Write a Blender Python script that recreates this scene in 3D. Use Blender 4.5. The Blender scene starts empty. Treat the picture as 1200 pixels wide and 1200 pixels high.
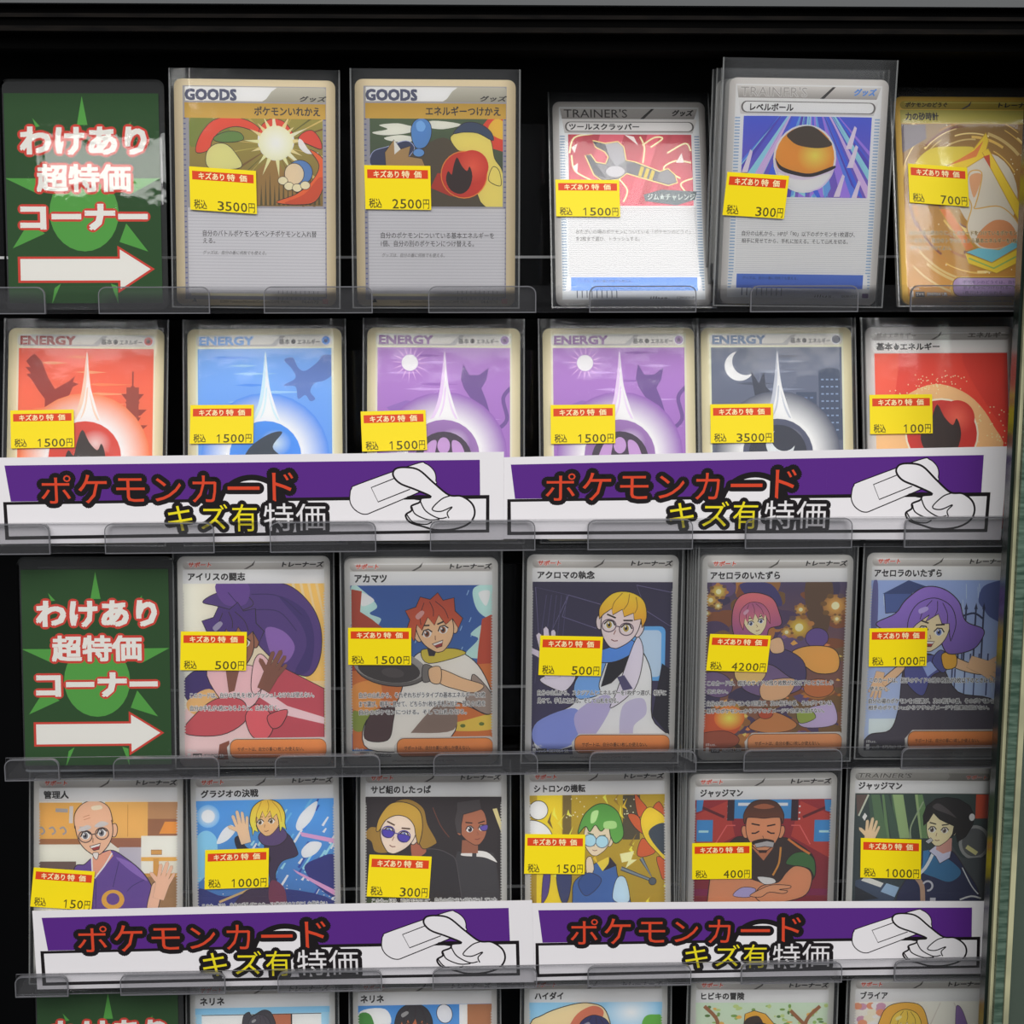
import bpy, math, random
from mathutils import Vector, Matrix
from mathutils.geometry import tessellate_polygon

# ---------------------------------------------------------------- camera, world, light, exposure
sc = bpy.context.scene
COL = sc.collection
PITCH, YAW, ROLL = math.radians(9.5), math.radians(2.2), math.radians(0.05)
FPX, DIST, ZC = 1900.0, 0.664, 1.30
fwd = Vector((math.sin(YAW)*math.cos(PITCH), math.cos(YAW)*math.cos(PITCH), -math.sin(PITCH)))
right0 = Vector((math.cos(YAW), -math.sin(YAW), 0))
up0 = right0.cross(fwd)
right = right0*math.cos(ROLL) - up0*math.sin(ROLL)
up = right.cross(fwd)
campos = Vector((0, 0, ZC)) - fwd*DIST
cam_d = bpy.data.cameras.new('camera')
cam_d.sensor_width = 36.0
cam_d.lens = FPX/1200*36
cam_d.clip_start = 0.01
cam = bpy.data.objects.new('camera', cam_d)
COL.objects.link(cam)
m3 = Matrix((right, up, -fwd)).transposed()
cam.matrix_world = Matrix.Translation(campos) @ m3.to_4x4()
sc.camera = cam
sc.view_settings.view_transform = 'Standard'
sc.view_settings.look = 'None'
sc.view_settings.gamma = 1.0
sc.view_settings.use_curve_mapping = False
sc.view_settings.exposure = -0.1

w = bpy.data.worlds.new('shop'); sc.world = w; w.use_nodes = True
w.node_tree.nodes['Background'].inputs[0].default_value = (0.9, 0.95, 1.0, 1)
w.node_tree.nodes['Background'].inputs[1].default_value = 0.14

def area(name, loc, target, sx, sy, power, color=(1, 1, 1)):
    l = bpy.data.lights.new(name, 'AREA'); l.shape = 'RECTANGLE'
    l.size, l.size_y, l.energy, l.color = sx, sy, power, color
    o = bpy.data.objects.new(name, l); COL.objects.link(o)
    o.location = loc
    o.rotation_euler = (Vector(target)-Vector(loc)).to_track_quat('-Z', 'Y').to_euler()
    return o
# the shop's ceiling lamps: a broad row and small tubes, plus an added frontal fill
area('ceiling_light_row', (0.0, -1.55, 2.95), (0, 0, 1.25), 2.4, 0.9, 38, (1.0, 0.985, 0.95))
area('added_front_fill', (0.0, -2.5, 2.75), (0, 0, 1.25), 3.2, 0.8, 46, (1.0, 0.98, 0.96))  # added soft fill from the front to brighten the lower rows, not a known lamp
area('ceiling_tube_left', (-0.80, -3.1, 2.13), (-0.2, 0, 1.3), 0.30, 0.12, 1.1, (1, 0.99, 0.96))
area('ceiling_tube_right', (0.77, -1.55, 2.6), (0.2, 0, 1.3), 0.16, 0.08, 0.8, (1, 0.99, 0.96))

# ---------------------------------------------------------------- pixel -> place
def ray(px, py):
    return (fwd + right*((px-600)/FPX) - up*((py-600)/FPX)).normalized()
def on_plane(px, py, p0, n):
    r = ray(px, py)
    return campos + r*((Vector(p0)-campos).dot(n)/r.dot(n))
def at_y(px, py, y=0.0):
    return on_plane(px, py, (0, y, 0), Vector((0, 1, 0)))

# ---------------------------------------------------------------- materials
def lin(h, k=1.0):
    h = h.lstrip('#')
    v = [int(h[i:i+2], 16)/255 for i in (0, 2, 4)]
    return tuple((c/12.92 if c <= .04045 else ((c+.055)/1.055)**2.4)*k for c in v)
def new_mat(name):
    m = bpy.data.materials.new(name); m.use_nodes = True
    nt = m.node_tree
    for n in list(nt.nodes): nt.nodes.remove(n)
    out = nt.nodes.new('ShaderNodeOutputMaterial')
    return m, nt, out
def principled(name, col, rough=.5, spec=.5, metal=0.0, noise=None):
    m, nt, out = new_mat(name)
    b = nt.nodes.new('ShaderNodeBsdfPrincipled')
    b.inputs['Base Color'].default_value = (*lin(col), 1)
    b.inputs['Roughness'].default_value = rough
    b.inputs['Specular IOR Level'].default_value = spec
    b.inputs['Metallic'].default_value = metal
    nt.links.new(b.outputs[0], out.inputs[0])
    if noise:
        tc = nt.nodes.new('ShaderNodeTexCoord'); mp = nt.nodes.new('ShaderNodeMapping')
        mp.inputs['Scale'].default_value = noise[1]
        nz = nt.nodes.new('ShaderNodeTexNoise'); nz.inputs['Scale'].default_value = noise[0]
        rp = nt.nodes.new('ShaderNodeValToRGB')
        rp.color_ramp.elements[0].position, rp.color_ramp.elements[1].position = .35, .65
        rp.color_ramp.elements[0].color = (*lin(col), 1); rp.color_ramp.elements[1].color = (*lin(noise[2]), 1)
        nt.links.new(tc.outputs['Object'], mp.inputs[0]); nt.links.new(mp.outputs[0], nz.inputs[0])
        nt.links.new(nz.outputs[0], rp.inputs[0]); nt.links.new(rp.outputs[0], b.inputs['Base Color'])
    return m
def print_mat(name, rough, spec):
    m, nt, out = new_mat(name)
    b = nt.nodes.new('ShaderNodeBsdfPrincipled')
    a = nt.nodes.new('ShaderNodeAttribute'); a.attribute_name = 'Col'
    nt.links.new(a.outputs['Color'], b.inputs['Base Color'])
    b.inputs['Roughness'].default_value = rough
    b.inputs['Specular IOR Level'].default_value = spec
    nt.links.new(b.outputs[0], out.inputs[0])
    return m
def clear_mat(name, tint, haze, hazecol, rough, bump, scale, refl=1.0):
    m, nt, out = new_mat(name)
    N = nt.nodes.new
    tr = N('ShaderNodeBsdfTransparent'); tr.inputs[0].default_value = (*tint, 1)
    df = N('ShaderNodeBsdfDiffuse'); df.inputs[0].default_value = (*hazecol, 1)
    gl = N('ShaderNodeBsdfGlossy'); gl.inputs['Roughness'].default_value = rough
    fr = N('ShaderNodeFresnel'); fr.inputs[0].default_value = 1.45
    mx1, mx2 = N('ShaderNodeMixShader'), N('ShaderNodeMixShader')
    mx1.inputs[0].default_value = haze
    nt.links.new(tr.outputs[0], mx1.inputs[1]); nt.links.new(df.outputs[0], mx1.inputs[2])
    mul = N('ShaderNodeMath'); mul.operation = 'MULTIPLY'; mul.inputs[1].default_value = refl
    nt.links.new(fr.outputs[0], mul.inputs[0]); nt.links.new(mul.outputs[0], mx2.inputs[0])
    nt.links.new(mx1.outputs[0], mx2.inputs[1]); nt.links.new(gl.outputs[0], mx2.inputs[2])
    if bump:
        tc, oi, ad = N('ShaderNodeTexCoord'), N('ShaderNodeObjectInfo'), N('ShaderNodeVectorMath')
        mr = N('ShaderNodeMath'); mr.operation = 'MULTIPLY'; mr.inputs[1].default_value = 7.0
        nz, bp = N('ShaderNodeTexNoise'), N('ShaderNodeBump')
        nz.inputs['Scale'].default_value = scale; nz.inputs['Detail'].default_value = 2.5
        bp.inputs['Strength'].default_value = bump; bp.inputs['Distance'].default_value = 0.002
        nt.links.new(oi.outputs['Random'], mr.inputs[0])
        nt.links.new(tc.outputs['Object'], ad.inputs[0]); nt.links.new(mr.outputs[0], ad.inputs[1])
        nt.links.new(ad.outputs[0], nz.inputs[0]); nt.links.new(nz.outputs[0], bp.inputs['Height'])
        nt.links.new(bp.outputs[0], gl.inputs['Normal'])
    nt.links.new(mx2.outputs[0], out.inputs[0])
    return m
M = {
    'print': print_mat('card_print', .42, .35),
    'paper': print_mat('paper_print', .7, .15),
    'sticker': print_mat('sticker_print', .5, .25),
    'sleeve': clear_mat('sleeve_film', (.97, .97, .97), .03, (.8, .82, .85), .08, .14, 50),
    'seam': clear_mat('sleeve_seam', (.9, .9, .9), .20, (.8, .82, .82), .12, 0, 1),
    'holder': clear_mat('rigid_plastic', (.96, .97, .97), .02, (.8, .82, .82), .03, .035, 90, 1.2),
    'acrylic': clear_mat('clear_acrylic', (.975, .975, .98), .004, (.75, .75, .8), .06, 0, 1, .4),
    'acrylic_tab': clear_mat('acrylic_tab', (.955, .955, .96), .022, (.75, .75, .8), .06, 0, 1, .5),
    'acrylic_edge': principled('acrylic_edge', '#6d6d72', .25, .6),
    'acrylic_shine': principled('acrylic_bright_edge', '#d9d9dc', .2, .6),
    'back': principled('black_gloss_panel', '#020203', .3, .22),
    'black': principled('black_metal', '#020202', .8, .04),
    'ridge': principled('brown_highlight_ridge', '#120e0b', .7, .1, 0, (60, (1, 6, 6), '#040303')),  # brownish tone paints the highlight lines along the track ridges
    'grey': principled('grey_valance', '#5c5e60', .6, .3),
    'glass_shaded': principled('glass_edge_shaded', '#0f1a15', .2, .5),  # shade on this glass edge is put into its dark colour
    'glass_green': principled('glass_edge_green', '#33493d', .25, .5, 0, (90, (1, 1, 8), '#5d7264')),
    'cream': principled('cream_seal', '#b9b793', .45, .4, 0, (14, (1, 1, 3), '#8f8f74')),
    'pane': clear_mat('door_glass', (.8, .86, .82), .03, (.5, .6, .55), .02, 0, 1),
    'side': principled('shop_wall', '#8b8d86', .8, .2),
}

# ---------------------------------------------------------------- objects
def new_obj(name, verts, faces, mat, parent=None, cols=None, smooth=False):
    me = bpy.data.meshes.new(name)
    me.from_pydata([tuple(v) for v in verts], [], faces)
    if cols:
        at = me.color_attributes.new('Col', 'FLOAT_COLOR', 'POINT')
        flat = []
        for c in cols: flat += [c[0], c[1], c[2], 1.0]
        at.data.foreach_set('color', flat)
    mats = mat if isinstance(mat, list) else [mat]
    for x in mats: me.materials.append(x)
    o = bpy.data.objects.new(name, me); COL.objects.link(o)
    if parent: o.parent = parent
    return o
def thing(name, label, cat, group=None, M4=None):
    o = bpy.data.objects.new(name, None); COL.objects.link(o)
    o.empty_display_size = .01
    o['label'] = label; o['category'] = cat
    if group: o['group'] = group
    if M4 is not None:
        o.rotation_mode = 'QUATERNION'
        l, q, s = M4.decompose(); o.location, o.rotation_quaternion = l, q
    return o
def tag(o, label, cat, group=None):
    o['label'] = label; o['category'] = cat
    if group: o['group'] = group
    return o
def box(x0, x1, y0, y1, z0, z1):
    v = [(x, y, z) for x in (x0, x1) for y in (y0, y1) for z in (z0, z1)]
    f = [(0, 1, 3, 2), (4, 6, 7, 5), (0, 4, 5, 1), (2, 3, 7, 6), (0, 2, 6, 4), (1, 5, 7, 3)]
    return v, f
def boxes(bs):
    V, F = [], []
    for b in bs:
        v, f = box(*b); k = len(V); V += v; F += [tuple(i+k for i in q) for q in f]
    return V, F
def structure(name, verts, faces, mat, parent=None):
    o = new_obj(name, verts, faces, mat, parent)
    if not parent: o['kind'] = 'structure'
    return o
def slab(outline, y0, y1):
    """prism of a 2D outline (x, z) between two depths; faces: front, back, sides"""
    n = len(outline)
    V = [(x, y0, z) for x, z in outline] + [(x, y1, z) for x, z in outline]
    F = [tuple(range(n)), tuple(range(2*n-1, n-1, -1))]
    F += [(i, i+n, (i+1) % n+n, (i+1) % n) for i in range(n)]
    return V, F
def rr(x0, y0, x1, y1, r, n=5, corners=(1, 1, 1, 1)):
    """rounded rectangle outline; corners: (x0,y0),(x1,y0),(x1,y1),(x0,y1)"""
    pts = []
    for (cx, cy, a, on, px, py) in ((x0+r, y0+r, 180, corners[0], x0, y0), (x1-r, y0+r, 270, corners[1], x1, y0), (x1-r, y1-r, 0, corners[2], x1, y1), (x0+r, y1-r, 90, corners[3], x0, y1)):
        if not on: pts.append((px, py)); continue
        for i in range(n+1):
            t = math.radians(a+90*i/n); pts.append((cx+r*math.cos(t), cy+r*math.sin(t)))
    return pts

# ---------------------------------------------------------------- flat printing: shapes and lettering in layers
TXT = {}
def text_mesh(s, off, res=2):
    k = (s, off)
    if k not in TXT:
        c = bpy.data.curves.new('t', 'FONT'); c.body = s; c.size = 1; c.offset = off; c.resolution_u = res
        o = bpy.data.objects.new('t', c)
        me = bpy.data.meshes.new_from_object(o)
        TXT[k] = ([(v.co.x, v.co.y) for v in me.vertices], [tuple(p.vertices) for p in me.polygons])
        bpy.data.objects.remove(o); bpy.data.curves.remove(c); bpy.data.meshes.remove(me)
    return TXT[k]
def spline(pts, closed=True, n=5):
    out = []; N = len(pts)
    rng = range(N) if closed else range(N-1)
    for i in rng:
        if closed: p0, p1, p2, p3 = pts[i-1], pts[i], pts[(i+1) % N], pts[(i+2) % N]
        else: p0, p1, p2, p3 = pts[max(i-1, 0)], pts[i], pts[i+1], pts[min(i+2, N-1)]
        for j in range(n):
            t = j/n; t2, t3 = t*t, t*t*t
            out.append(tuple(.5*(2*p1[a]+(p2[a]-p0[a])*t+(2*p0[a]-5*p1[a]+4*p2[a]-p3[a])*t2+(3*p1[a]-p0[a]-3*p2[a]+p3[a])*t3) for a in (0, 1)))
    if not closed: out.append(tuple(pts[-1]))
    return out
def clip_poly(pts, cols, box):
    for ax, lim, sgn in ((0, box[0], 1), (0, box[2], -1), (1, box[1], 1), (1, box[3], -1)):
        o, oc = [], []
        for i in range(len(pts)):
            a, b, ca, cb = pts[i-1], pts[i], cols[i-1], cols[i]
            da, db = (a[ax]-lim)*sgn, (b[ax]-lim)*sgn
            if (da >= 0) != (db >= 0):
                t = da/(da-db)
                o.append((a[0]+(b[0]-a[0])*t, a[1]+(b[1]-a[1])*t)); oc.append(tuple(ca[k]+(cb[k]-ca[k])*t for k in range(3)))
            if db >= 0: o.append(b); oc.append(cb)
        pts, cols = o, oc
        if len(pts) < 3: return [], []
    return pts, cols
def mixc(a, b, t):
    return tuple(a[i]+(b[i]-a[i])*t for i in range(3))
class Drawing:
    def __init__(s):
        s.items = []; s.part = 'card'; s.T = None; s.clip = None
        s.bright = 1.0; s.fine = False
    def tf(s, p):
        if s.T is None: return (p[0], p[1])
        a = s.T; return (a[0]*p[0]+a[1]*p[1]+a[2], a[3]*p[0]+a[4]*p[1]+a[5])
    def c(s, col):
        return tuple(min(v*s.bright, .92) for v in (lin(col) if isinstance(col, str) else col))
    def add(s, pts, cols, faces):
        if not pts: return
        xs = [p[0] for p in pts]; ys = [p[1] for p in pts]
        bb = (min(xs), min(ys), max(xs), max(ys))
        lay = 0
        for it in s.items:
            b = it[4]
            if b[0] < bb[2] and b[2] > bb[0] and b[1] < bb[3] and b[3] > bb[1]: lay = max(lay, it[5]+1)
        s.items.append((s.part, pts, cols, faces, bb, lay))
    def poly(s, pts, col, smooth=False, line=0, lc='#1a1414', c2=None, g=None, n=5):
        """filled polygon; c2: a second colour reached from point g[0] to point g[1]"""
        if smooth: pts = spline(pts, True, n)
        src = list(pts)
        q = [s.tf(p) for p in pts]
        if c2 is not None:
            a, b = s.c(col), s.c(c2)
            ys = [p[1] for p in pts]
            g0, g1 = g if g else ((0, min(ys)), (0, max(ys)))
            dx, dy = g1[0]-g0[0], g1[1]-g0[1]; L2 = dx*dx+dy*dy or 1
            cols = [mixc(a, b, max(0, min(1, ((p[0]-g0[0])*dx+(p[1]-g0[1])*dy)/L2))) for p in pts]
        else: cols = [s.c(col)]*len(q)
        if s.clip: q, cols = clip_poly(q, cols, s.clip)
        if len(q) > 2:
            f = [tuple(t) for t in tessellate_polygon([[Vector((p[0], p[1], 0)) for p in q]])]
            s.add(q, cols, f)
        if line: s.line(src+[src[0]], line, lc)
    def ell(s, cx, cy, rx, ry, col, rot=0, line=0, lc='#1a1414', n=28, c2=None, g=None):
        r = math.radians(rot); ca, sa = math.cos(r), math.sin(r)
        s.poly([(cx+rx*math.cos(t)*ca-ry*math.sin(t)*sa, cy+rx*math.cos(t)*sa+ry*math.sin(t)*ca) for t in [2*math.pi*i/n for i in range(n)]], col, line=line, lc=lc, c2=c2, g=g)
    def rect(s, x0, y0, x1, y1, col, c2=None, rows=1, **k):
        if c2 is None: s.poly([(x0, y0), (x1, y0), (x1, y1), (x0, y1)], col, **k)
        else: s.poly([(x0, y0), (x1, y0), (x1, y1), (x0, y1)], col, c2=c2, **k)
    def rrect(s, x0, y0, x1, y1, r, col, **k):
        s.poly(rr(x0, y0, x1, y1, r), col, **k)
    def line(s, pts, wd, col, smooth=False):
        if smooth: pts = spline(pts, False, 5)
        n = len(pts); L, R = [], []
        for i in range(n):
            a, b = pts[max(i-1, 0)], pts[min(i+1, n-1)]
            if i == 0 and n > 2 and pts[0] == pts[-1]: a = pts[-2]
            if i == n-1 and n > 2 and pts[0] == pts[-1]: b = pts[1]
            dx, dy = b[0]-a[0], b[1]-a[1]; l = math.hypot(dx, dy) or 1
            nx, ny = -dy/l*wd/2, dx/l*wd/2
            L.append((pts[i][0]+nx, pts[i][1]+ny)); R.append((pts[i][0]-nx, pts[i][1]-ny))
        V, F = [], []; c = s.c(col)
        for i in range(n-1):
            q = [s.tf(p) for p in (L[i], L[i+1], R[i+1], R[i])]; cc = [c]*4
            if s.clip: q, cc = clip_poly(q, cc, s.clip)
            if len(q) > 2:
                k = len(V); V += q; F.append(tuple(range(k, k+len(q))))
        s.add(V, [c]*len(V), F)
    def glow(s, cx, cy, rx, ry, cin, cout, n=28, rings=(0, .35, .7, 1), hold=0.):
        a, b = s.c(cin), s.c(cout)
        V = []; C = []; F = []
        for k in range(len(rings)-1):
            t0, t1 = rings[k], rings[k+1]
            for i in range(n):
                a0, a1 = 2*math.pi*i/n, 2*math.pi*(i+1)/n
                q = [s.tf((cx+rx*t*math.cos(u), cy+ry*t*math.sin(u))) for t, u in ((t0, a0), (t1, a0), (t1, a1), (t0, a1))]
                cc = [mixc(a, b, max(0, (t-hold)/(1-hold))) for t in (t0, t1, t1, t0)]
                if k == 0: q, cc = q[1:]+[q[0]], cc[1:]+[cc[0]]; q = [q[0], q[1], q[3]]; cc = [cc[0], cc[1], cc[3]]
                if s.clip: q, cc = clip_poly(q, cc, s.clip)
                if len(q) > 2:
                    j = len(V); V += q; C += cc; F.append(tuple(range(j, j+len(q))))
        s.add(V, C, F)
    def txt(s, t, x0, y0, x1, y1, col, bold=0.0, outs=(), ital=0.0):
        """a line of lettering fitted to a box; outs: (offset, colour) drawn beneath"""
        base, _ = text_mesh(t, 0.0)
        if not base: return
        bx0, bx1 = min(p[0] for p in base), max(p[0] for p in base)
        by0, by1 = min(p[1] for p in base), max(p[1] for p in base)
        h = (by1-by0) or 1; wd = (bx1-bx0) or 1
        v, f = base, text_mesh(t, 0.0)[1]
        sx, sy = (x1-x0)/wd, (y1-y0)/h
        for off, cc in list(outs)+[(bold, col)]:
            if off <= 0: sh = [(0, 0)]
            elif off < .05: sh = [(-off, -off), (off, -off), (off, off), (-off, off)]+([(0, 0)] if off > .03 else [])
            else: nd = 16 if off > .1 and s.fine else 8; sh = [(off*math.cos(k*2*math.pi/nd), off*math.sin(k*2*math.pi/nd)) for k in range(nd)]+([(off*.5*math.cos(k*math.pi/2), off*.5*math.sin(k*math.pi/2)) for k in range(4)] if off > .1 else [])
            q, ff = [], []
            for (dx, dy) in sh:
                k = len(q); dh = (4e-7 if s.fine else 1e-6)*sh.index((dx, dy))
                for (a, b) in v:
                    yy = (b-by0)/h
                    q.append((*s.tf((x0+(a-bx0+dx)*sx+ital*yy*(y1-y0), y1-(b-by0+dy)*sy)), dh))
                ff += [tuple(i+k for i in g) for g in f]
            s.add(q, [s.c(cc)]*len(q), ff)
    def build(s, part_names, place, mat, parent=None, thick=None):
        """one mesh per named part; place(x, y, height) -> point"""
        res = {}
        for pn in part_names:
            V, C, F = [], [], []
            for (p, pts, cols, faces, bb, lay) in s.items:
                if p != pn: continue
                k = len(V); V += [place(p_[0], p_[1], (lay+1)*DZ+(p_[2] if len(p_) > 2 else 0)) for p_ in pts]; C += cols
                F += [tuple(i+k for i in f) for f in faces]
            if thick and pn == part_names[0]:
                n = len(thick[0]); k = len(V)
                V += [place(x, y, 0) for x, y in thick[0]]+[place(x, y, -thick[1]) for x, y in thick[0]]
                C += [thick[2]]*(2*n)
                F += [tuple(range(k, k+n)), tuple(range(k+2*n-1, k+n-1, -1))]+[(k+i, k+n+i, k+n+(i+1) % n, k+(i+1) % n) for i in range(n)]
            if V: res[pn] = new_obj(pn, V, F, mat, parent if pn == part_names[0] or not res else res[part_names[0]], C)
        return res
    def top(s):
        return (max([i[5] for i in s.items])+2)*DZ
DZ = 1.0e-5
def affine(src, dst):
    (x0, y0), (x1, y1), (x2, y2) = src
    det = (x1-x0)*(y2-y0)-(x2-x0)*(y1-y0)
    out = []
    for k in (0, 1):
        u0, u1, u2 = dst[0][k], dst[1][k], dst[2][k]
        a = ((u1-u0)*(y2-y0)-(u2-u0)*(y1-y0))/det
        b = ((x1-x0)*(u2-u0)-(x2-x0)*(u1-u0))/det
        out += [a, b, u0-a*x0-b*y0]
    return out
# ---------------------------------------------------------------- the case
# rows: pixel height of the card bases at mid-frame gives each ledge
ROW_PX = [362, 637.5, 897, 1145, 1382]
ROW_Z = [at_y(600, p, 0.0).z for p in ROW_PX]
YB = 0.062      # back panel
LIP = -0.0062   # front lip of the rails
wx0, wx1 = at_y(-160, 600, .06).x, at_y(1290, 600, .06).x
structure('wall_back', *box(wx0, wx1, YB, YB+.01, ROW_Z[4]-.06, ROW_Z[0]+.26), M['back'])
structure('wall_left', *box(wx0-.01, wx0, -.05, YB+.01, ROW_Z[4]-.06, ROW_Z[0]+.26), M['back'])
# top track of the sliding doors, running a little nearer than the cards
YT = -0.010
zt = [at_y(600, p, YT).z for p in (7.5, 19, 23, 35.5, 39, 58)]
tx0, tx1 = wx0, wx1+.05
structure('trim_1', *boxes([(tx0, tx1, YT-.004, YT+.03, zt[0], zt[0]+.03)]), M['grey'])
V, F = boxes([(tx0, tx1, YT, YT+.03, zt[1], zt[0]-.0005), (tx0, tx1, YT-.002, YT+.03, zt[3]+.0006, zt[2]-.0002), (tx0, tx1, YT+.002, YT+.03, zt[5], zt[4]-.0002)])
track = structure('trim_2', V, F, M['black'])
V, F = boxes([(tx0, tx1, YT-.0035, YT+.02, zt[2]-.0002, zt[1]), (tx0, tx1, YT-.004, YT+.02, zt[4]-.0002, zt[3]+.0006)])
structure('track_ridge', V, F, M['ridge'], track)
structure('ceiling', *box(tx0, tx1, YT+.03, YB, zt[0]-.004, zt[0]+.006), M['black'])
# right: edges of the two sliding panes, their seals, and the shop wall seen past them
YD = -0.05
xs = [at_y(p, 600, YD).x for p in (1183.5, 1187.5, 1192, 1202.5, 1209)]
zb0, zb1 = ROW_Z[4]-.08, zt[0]
door = structure('door_1', *box(xs[2], xs[3], YD-.003, YD+.006, zb0, zb1), M['glass_green'])
structure('glass_edge', *box(xs[0], xs[1], YD+.001, YD+.007, zb0, zb1), M['glass_shaded'], door)
structure('seal_strip', *box(xs[1]+.0001, xs[2]-.0001, YD-.001, YD+.006, zb0, zb1), M['cream'], door)
structure('edge_strip', *box(xs[3]+.0001, xs[4], YD-.004, YD+.006, zb0, zb1), M['cream'], door)
structure('pane', *box(xs[4]+.0002, xs[4]+.2, YD-.002, YD+.002, zb0, zb1), M['pane'], door)
structure('wall_right', *box(xs[4]+.004, xs[4]+.3, YD+.012, YD+.02, zb0, zb1), M['side'])

# clear acrylic rails: ledge, low lip, rounded tabs, rear plate
TABS = [
    ([(-60, 55), (117, 247), (310, 437), (502, 628), (690, 815), (878, 1004), (1065, 1190)], (335, 364)),
    ([(-60, 60), (124, 252), (317, 441), (504, 627), (688, 811), (872, 997), (1058, 1181)], (609, 634.5)),
    ([(7, 71), (134, 258), (323, 446), (508, 630), (690, 815), (870, 985), (1054, 1176)], (881, 905)),
    ([(19, 81), (142, 265), (326, 448), (507, 629), (688, 809), (867, 985), (1046, 1164)], (1132, 1153)),
]
RAIL_SAY = ['clear acrylic card rail under the top row of cards', 'clear acrylic rail holding the upper pair of purple banners',
            'clear acrylic card rail under the middle row of picture cards', 'clear acrylic rail holding the lower pair of purple banners']
for r, (tabs, (ty, by)) in enumerate(TABS):
    z = ROW_Z[r]
    rail = thing('card_rail', RAIL_SAY[r], 'display rail', 'acrylic rails of the card rack', Matrix.Translation((0, 0, z)))
    X = [(at_y(a, by, LIP).x, at_y(b, by, LIP).x) for a, b in tabs]
    h = at_y(600, ty, LIP).z-z
    b0 = at_y(600, by, LIP).z-z
    x0 = X[0][0] if r > 1 else X[0][0]-.02
    x1 = wx1-.004
    def acr(name, V, F, edge=False, mat='acrylic'):
        o = new_obj(name, V, F, [M[mat], M['acrylic_edge']], rail)
        for i, p in enumerate(o.data.polygons):
            if edge and abs(p.normal.y) < .5: p.material_index = 1
        return o
    acr('ledge', *box(x0, x1, LIP+.0010, .03, -.0012, -.0004))
    acr('front_lip', *slab([(x0, -.0012), (x1, -.0012), (x1, h), (x0, h)], LIP, LIP+.0008), True)
    for a, b in X:
        tab = acr('tab', *slab(rr(a, min(b0, -.0012), b, h, .0032, 5, (0, 0, 1, 1)), LIP-.0022, LIP-.0006), True, 'acrylic_tab')
        ol = rr(a, min(b0, -.0012), b, h, .0032, 5, (0, 0, 1, 1)); il = rr(a+.0004, min(b0, -.0012)+.0004, b-.0004, h-.0004, .0028, 5, (0, 0, 1, 1)); n = len(ol)
        new_obj('tab_edge', [(x, LIP-.00225, q) for x, q in ol+il], [(i, (i+1) % n, n+(i+1) % n, n+i) for i in range(n)], M['acrylic_edge'], tab)
    acr('back_plate', *slab([(x0+.002, .001), (x1, .001), (x1, .076), (x0+.002, .076)], .052, .0535), True)
    o = new_obj('rear_strip', *box(x0+.002, x1, .0505, .0515, .0195, .0206), M['acrylic_shine'], rail)
    new_obj('black_support', *box(x0+.004, x1, .042, .0505, -.0062, -.0022), M['black'], rail)
# ---------------------------------------------------------------- shared printing of the cards (millimetres, origin at a card's top left)
W, H = 63.0, 88.0
ART = {'goods': (5.7, 15.0, 58.0, 48.9), 'bw': (6.2, 14.4, 57.0, 45.6), 'hs': (4.2, 8.2, 58.8, 80), 'esv': (3.6, 11.0, 59.6, 84.5), 'sv': (2.2, 11.4, 60.7, 85.2), 'ss': (2.4, 11.6, 60.4, 85.2), 'gold': (2.4, 11.6, 61.0, 84.5)}
EDGE = {'goods': '#c6b899', 'bw': '#b3b0ad', 'hs': '#dccfae', 'esv': '#c6c4c2', 'sv': '#b9b8b5', 'ss': '#c2c1bd', 'gold': '#d8b24a'}
INK = '#2b2829'
def base_print(d, kind):
    d.part = 'card'
    if kind == 'goods':
        d.rect(3.4, 2.6, 59.4, 85.6, '#8f8d96')
        for x in (3.5, 58.4):
            for i in range(34): d.rect(x, 15+i*2, x+.9, 15.5+i*2, '#5d608a')
    elif kind == 'bw':
        d.rect(2.6, 2.4, 60.4, 85.4, '#cfd2d4')
        for x in (2.8, 58.2):
            for i in range(56): d.rect(x, 15+i*1.2, x+2.0, 15.55+i*1.2, '#7f95ad')
    elif kind == 'hs': d.rect(3.4, 2.2, 59.6, 85, '#e9dfbe')
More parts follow.
